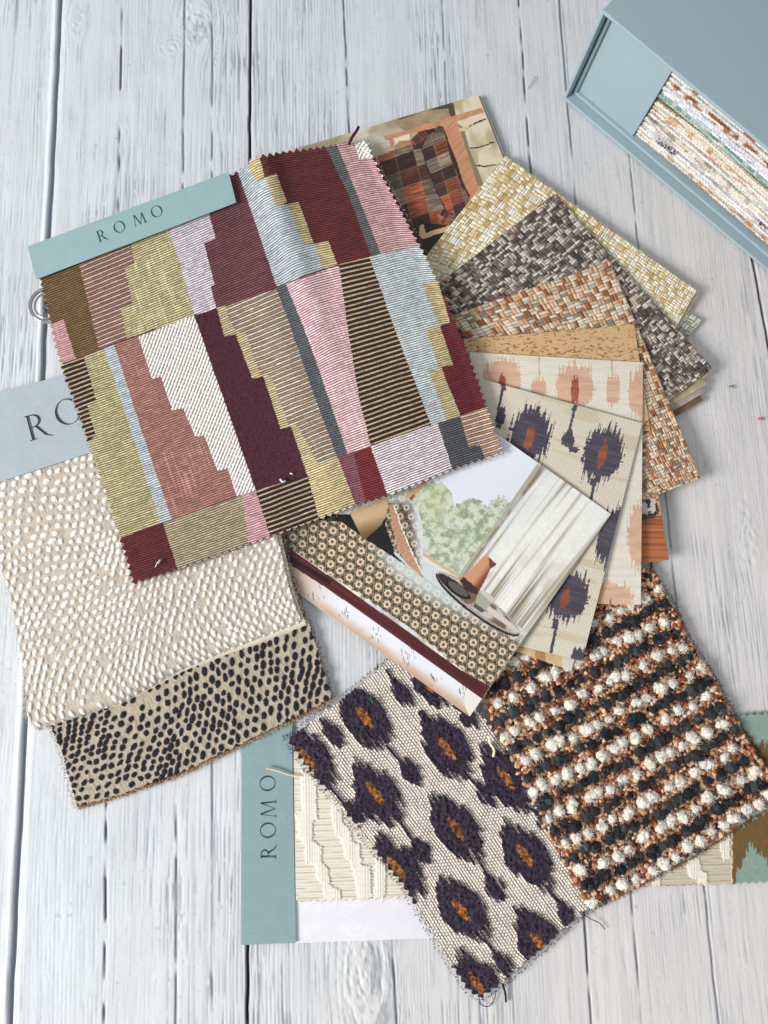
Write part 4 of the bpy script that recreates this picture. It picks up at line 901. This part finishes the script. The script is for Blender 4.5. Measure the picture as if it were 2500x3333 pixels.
    fill(c2([(1060, 1152), (1152, 1130), (1227, 1385), (1160, 1397)]), Y_, (104, 78, 50), .8)
    fill(c2([(1080, 1418), (1165, 1402), (1245, 1640)])+c4([(1190, 182), (1105, 197)])+c2([(1160, 1660)]), Y_, (104, 78, 50), .8)
    fill(c4([(1030, 225), (1115, 200), (1235, 535), (1150, 555)]), Y_, (104, 78, 50), .8)
    # bottom row
    fill(c3([(440, 1262), (715, 1165), (797, 1430), (560, 1560), (480, 1500)]), [(122, 48, 48)], (58, 20, 26), .85, bd=.3)
    fill(c3([(715, 1167), (1140, 1015), (1212, 1290), (1190, 1330), (800, 1460), (797, 1428)]), [(200, 180, 138)], (52, 38, 32), .85, bd=.3)
    fill(c3([(1140, 1012), (1215, 988), (1310, 1290), (1190, 1330), (1180, 1290)]), [(220, 164, 166)], (110, 60, 66), .75, light=.4)
    fill(c3([(1215, 990), (1492, 910), (1600, 1200), (1310, 1290)]), [(58, 34, 38), (202, 180, 132)], (44, 22, 26), .78, bd=.4)
    fill(c4([(200, 872), (418, 812), (560, 1200), (300, 1280)]), [(222, 198, 132)], (78, 58, 44), .85)
    fill(c4([(418, 808), (520, 765), (620, 1180), (560, 1200)]), [(160, 92, 104)], (66, 26, 40), .8, bd=.4)
    fill(c4([(520, 770), (640, 732), (770, 1120), (620, 1180)]), [(150, 48, 50)], (66, 22, 30), .8, bd=.4)
    fill(c4([(635, 730), (1090, 573), (1215, 940), (770, 1120)]), [(230, 214, 218)], (64, 48, 58), .85)
    fill(c4([(1088, 572), (1237, 528), (1300, 742), (1372, 722), (1440, 900), (1210, 960)]), [(104, 108, 114)], (28, 30, 38), .8, bd=.55)
    fill(c4([(1240, 525), (1560, 420), (1640, 850), (1430, 870), (1372, 722), (1300, 742)]), [(206, 156, 88), (230, 200, 204)], (64, 34, 34), .85, bd=.2)
    # drape
    ss, tt = s.s, s.t
    base = 45+11*smooth(.1, .7, tt)+34*smooth(.3, .95, ss)*smooth(.0, .5, tt)
    base = base+5*np.sin(ss*9+tt*1.5)*smooth(.15, .5, tt)
    ridge = lambda P, w, A: A*np.exp(-((X-np.interp(Y, [p[0] for p in P], [p[1] for p in P]))/w)**2)
    zz = base+ridge([(480, 845), (900, 985), (1300, 1120)], 50, 20)*smooth(1450, 700, Y)
    zz = zz+6*fbm(X/300, Y/300, 33, 2)
    zz = zz+ridge([(1000, 870), (1700, 1120)], 55, 7)
    curl = 7*smooth(.965, 1, ss)-5*smooth(.97, 1, tt)
    hm = inpoly(X, Y, [(60, 780), (760, 530), (790, 668), (110, 930)]); H = np.where(hm, np.minimum(H, 3.6), H)
    s.z = zz+H+curl; s.build('fabric', M_cloth, 6, t, under=rgb(225, 212, 205))
    hq = [(90, 802), (744, 559), (769, 659), (118, 909)]
    sub = (Y < 960) & (X < 780); hz = float(np.percentile(s.z[sub & (Y < 240+.0*X+ (1245-.385*X)-280)], 98)) if sub.any() else 70
    _, hs = card('header_card', hq, (61, 67, 67, 61), (148, 180, 184), t, thick=3)
    b = np.array([.937, -.349]); u = np.array([-.30, -.954])
    lettering([('R', *c1([(427, 516)])[0]), ('O', *c1([(500, 480)])[0]), ('M', *c1([(583, 448)])[0]), ('O', *c1([(661, 413)])[0])], (b, u), 36, zlookup(hs), t)
    v, f_, c = join([edge_fibres(right, (62, 88), 6, 8, .6, rgb(214, 200, 196), (.9, -.3), 2, .6), edge_fibres(bot, (56, 82), 5, 8, .6, rgb(170, 130, 120), (.3, .9), 3, .6),
                     edge_fibres(left, (50, 56), 6, 8, .6, rgb(220, 205, 195), (-.9, .3), 4, .6), edge_fibres(top[-14:], (60, 62), 6, 8, .6, rgb(120, 70, 66), (-.2, -.9), 5, .6)])
    raw_mesh('frayed_edge', v, f_, M_fuzz, t, c)
    print('patch z range', s.z.min(), s.z.max())
swatch_patchwork()

# ------------------------------------------------------------------ ring, threads and specks
def binder_ring():
    V, Fq = [], []; n, m = 72, 10; c0 = W(168, 1006, 0)
    parts = []
    for (Rm, r, h) in ((61, 6.5, 30), (47, 3.4, 27)):
        a = np.linspace(0, 2*np.pi, n, endpoint=False); b = np.linspace(0, 2*np.pi, m, endpoint=False); A, Bq = np.meshgrid(a, b, indexing='ij')
        P = np.stack([(Rm+r*np.cos(Bq))*np.cos(A), (Rm+r*np.cos(Bq))*np.sin(A), h+r*np.sin(Bq)], -1)*S+np.array([c0[0], c0[1], 0])
        i = np.arange(n)[:, None]; k = np.arange(m)[None]; f = lambda i, k: ((i % n)*m+(k % m)).ravel()
        parts.append((P.reshape(-1, 3), np.stack([f(i+0*k, k+0*i), f(i+1+0*k, k+0*i), f(i+1+0*k, k+1+0*i), f(i+0*k, k+1+0*i)], 1), np.ones((n*m, 3))))
    v, f_, c = join(parts); o = raw_mesh('binder_ring', v, f_, M_chrome, None, None)
    tag(o, 'shiny chrome binder ring peeking out from under the left edge of the patchwork swatch', 'ring')
binder_ring()
def thread(pts, rad, color, label, name='loose_thread', twist=1.6, cat='thread'):
    v, f_, c = tube(pts, rad, np.array(color)/255., twist); tag(raw_mesh(name, v, f_, M_fuzz, None, c), label, cat)
thread([(1136, 470, 66), (1146, 447, 68), (1158, 430, 64), (1168, 413, 60)], 5, (92, 36, 48), 'short dark burgundy thread at the top corner of the patchwork swatch')
thread([(866, 2500, 18), (900, 2508, 17), (935, 2520, 16), (975, 2528, 16)], 2.6, (226, 206, 172), 'cream thread lying across the upright teal card strip')
thread([(1592, 2396, 34), (1596, 2420, 34), (1608, 2440, 35), (1606, 2464, 34)], 4, (240, 226, 190), 'pale yellow thread between the plum leaf swatch and the knobbly wool swatch')
thread([(2372, 1258, 2), (2381, 1256, 4), (2390, 1262, 2)], 2, (92, 120, 70), 'tiny green speck of lint on the white boards at the right', 'lint', cat='lint')
thread([(2469, 1362, 3), (2475, 1363, 4), (2480, 1368, 3)], 4, (214, 120, 104), 'tiny salmon speck of lint on the white boards near the right edge', 'lint', cat='lint')
thread([(912, 1560, 74), (920, 1568, 77), (928, 1566, 74)], 3.4, (225, 225, 230), 'fluffy white speck of lint on the maroon patch', 'lint', cat='lint')
thread([(944, 1540, 74), (952, 1543, 75)], 2.2, (235, 235, 235), 'small white speck beside the fluffy lint on the maroon patch', 'lint', cat='lint')
thread([(506, 1846, 70), (512, 1832, 74), (522, 1822, 72), (514, 1836, 73)], 1.3, (240, 232, 224), 'thin white thread end on the dark red corner patch', cat='thread')
thread([(1206, 2268, 38), (1209, 2280, 40), (1214, 2288, 38)], 1.8, (60, 130, 80), 'tiny green fibre on the topmost plum leaf spot', 'lint', cat='lint')
thread([(1720, 288, 1), (1735, 265, 2), (1745, 248, 1)], .9, (96, 96, 100), 'thin grey hair on the white boards left of the blue box', 'lint', cat='hair')

# ------------------------------------------------------------------ the cloth-covered box
def box():
    o3 = W(1830, 321, 0); u = np.array([.72350, -.69032]); w = np.array([.69032, .72350])
    t = bpy.data.objects.new('sample_box', None); t.location = o3; t.rotation_euler = (0, 0, math.atan2(u[1], u[0])); link(t)
    tag(t, 'open sided grey blue cloth covered box packed with fabric swatches, top right', 'box')
    def board(name, a, b, bev=4.5):
        bm = bmesh.new(); bmesh.ops.create_cube(bm, size=1)
        for v in bm.verts: v.co = Vector([((a[i]+b[i])/2+v.co[i]*(b[i]-a[i]))*S for i in range(3)])
        bmesh.ops.bevel(bm, geom=bm.edges[:], offset=bev*S, segments=3, affect='EDGES', profile=.6)
        me = bpy.data.meshes.new(name); bm.to_mesh(me); bm.free(); me.materials.append(M_box)
        for p in me.polygons: p.use_smooth = True
        o = bpy.data.objects.new(name, me); link(o, t)
        return o
    board('base_board', (0, 0, 0), (1180, 900, 13)); board('lid_board', (0, 0, 424), (1180, 900, 438)); board('spine_board', (0, 1, 13.4), (13, 899, 423.6))
    board('tray_floor', (17, 36, 13.4), (1170, 880, 27), 5); board('tray_wall', (17, 36, 27.4), (30, 880, 418), 5)
    board('side_panel', (30.5, 50, 27.4), (300, 62, 417), 2)
    board('inner_wall', (30.5, 700, 27.4), (1170, 712, 417), 2)
    # swatches: front edges seen in the opening
    pal = [((44, 74, 68), (228, 222, 212)), ((236, 230, 222), (214, 206, 196)), ((232, 226, 216), (168, 98, 58)), ((226, 222, 216), (206, 204, 200)), ((236, 230, 224), (174, 110, 70)),
           ((214, 212, 224), (238, 236, 238)), ((240, 236, 230), (176, 196, 222)), ((150, 192, 184), (222, 222, 212)), ((140, 124, 66), (98, 84, 44)), ((236, 226, 214), (204, 92, 92)), ((226, 216, 198), (196, 180, 120)),
           ((238, 230, 216), (220, 150, 130)), ((222, 218, 210), (240, 236, 228)), ((234, 224, 206), (190, 180, 168)), ((240, 238, 232), (196, 192, 188)), ((228, 226, 222), (58, 60, 72)), ((238, 232, 220), (210, 196, 170)), ((224, 216, 202), (196, 160, 120))]
    lab = ['dark green edged', 'plain off-white', 'white with long rust dashes', 'pale grey', 'white with brown flecks', 'pale lilac looped', 'white with sky blue flecks', 'thin seafoam green', 'thick olive gold', 'cream with crimson dashes',
           'straw and moss flecked', 'ivory with coral flecks', 'silver white', 'oatmeal', 'bright white', 'white with navy black dashes', 'warm ecru', 'beige with tan flecks']
    top = 415.; zb = top; r = np.random.default_rng(4); th = np.array([22, 24, 26, 20, 24, 24, 24, 12, 22, 22, 18, 24, 20, 24, 22, 22, 20, 20.]); th *= (top-31)/th.sum()
    for k in range(18):
        z1 = zb; z0 = zb-th[k]; zb = z0
        nu = 520; na = 14; U = np.linspace(301, 1165, nu); A = np.linspace(-np.pi/2, np.pi/2, na)
        UU, AA = np.meshgrid(U, A); zc = (z0+z1)/2; hz = (z1-z0)/2*.84
        sag = -10*np.exp(-((UU-250)/140)**2)*(k/18-.2)+7*(vn(UU/170, UU*0+k, 3)-.5)*np.sin(np.pi*min(1, max(0, (k+.5)/18)))
        wf = 58+12*vn(UU/260, UU*0+k*.7, 5)+16*hsh(np.array(k), np.array(3), 2)
        bump = 1.5*(vn(UU/4.2, AA*3.5, k)-.5)*2+1.2*(np.cos(UU/2.2+AA*2.5+k))+1.5*np.cos(AA*7+2*vn(UU/60, AA*0, k)) 
        D = (17*np.cos(AA)+bump*np.cos(AA)**.5)
        Wd = wf-D+8; Z = zc+hz*np.sin(AA)+sag
        # body behind the front edge
        Wb = np.full_like(UU[:1], 420.); rows_w = np.concatenate([Wb, Wd, Wb]); rows_z = np.concatenate([Z[:1], Z, Z[-1:]]); rows_u = np.concatenate([UU[:1], UU, UU[:1]])
        P = np.stack([o3[0]+(rows_u*u[0]+rows_w*w[0])*S, o3[1]+(rows_u*u[1]+rows_w*w[1])*S, rows_z*S], -1)
        a_, b_ = rgb(*pal[k][0]), rgb(*pal[k][1]); fl = vn(rows_u/(60 if k in (2, 9, 15, 0) else 22), rows_z/5+k*3.3 if k not in (2, 9, 15, 0) else rows_u*0+k*3.3, 8)
        thr = .66 if k in (2, 9, 15) else (.5 if k == 0 else .62); m = smooth(thr-.06, thr+.06, fl+.16*(vn(rows_u/4, rows_z/3, k+3)-.5)-(.05 if k == 15 else 0))
        if k in (2, 9, 15): m = m*smooth(.0, .5, np.cos(np.concatenate([A[:1], A, A[-1:]]))[:, None]+0*rows_u)
        c = mixc(np.broadcast_to(a_, P.shape), b_, m)*(.88+.2*vn(rows_u/3.3, rows_z/3.3, k)[..., None]-.2*(np.cos(rows_z*.9+3*vn(rows_u/50, rows_u*0, k)) > .5)[..., None])
        o = grid_mesh('packed_swatch', P[::-1], np.ones(P.shape[:2], bool), c[::-1], .5, M_fuzz)
        tag(o, '%s swatch edge packed in the grey blue box%s' % (lab[k], ', topmost of the pile' if k == 0 else (', lowest of the pile' if k == 17 else '')), 'fabric swatch', 'fabric swatches packed in the box')
box()
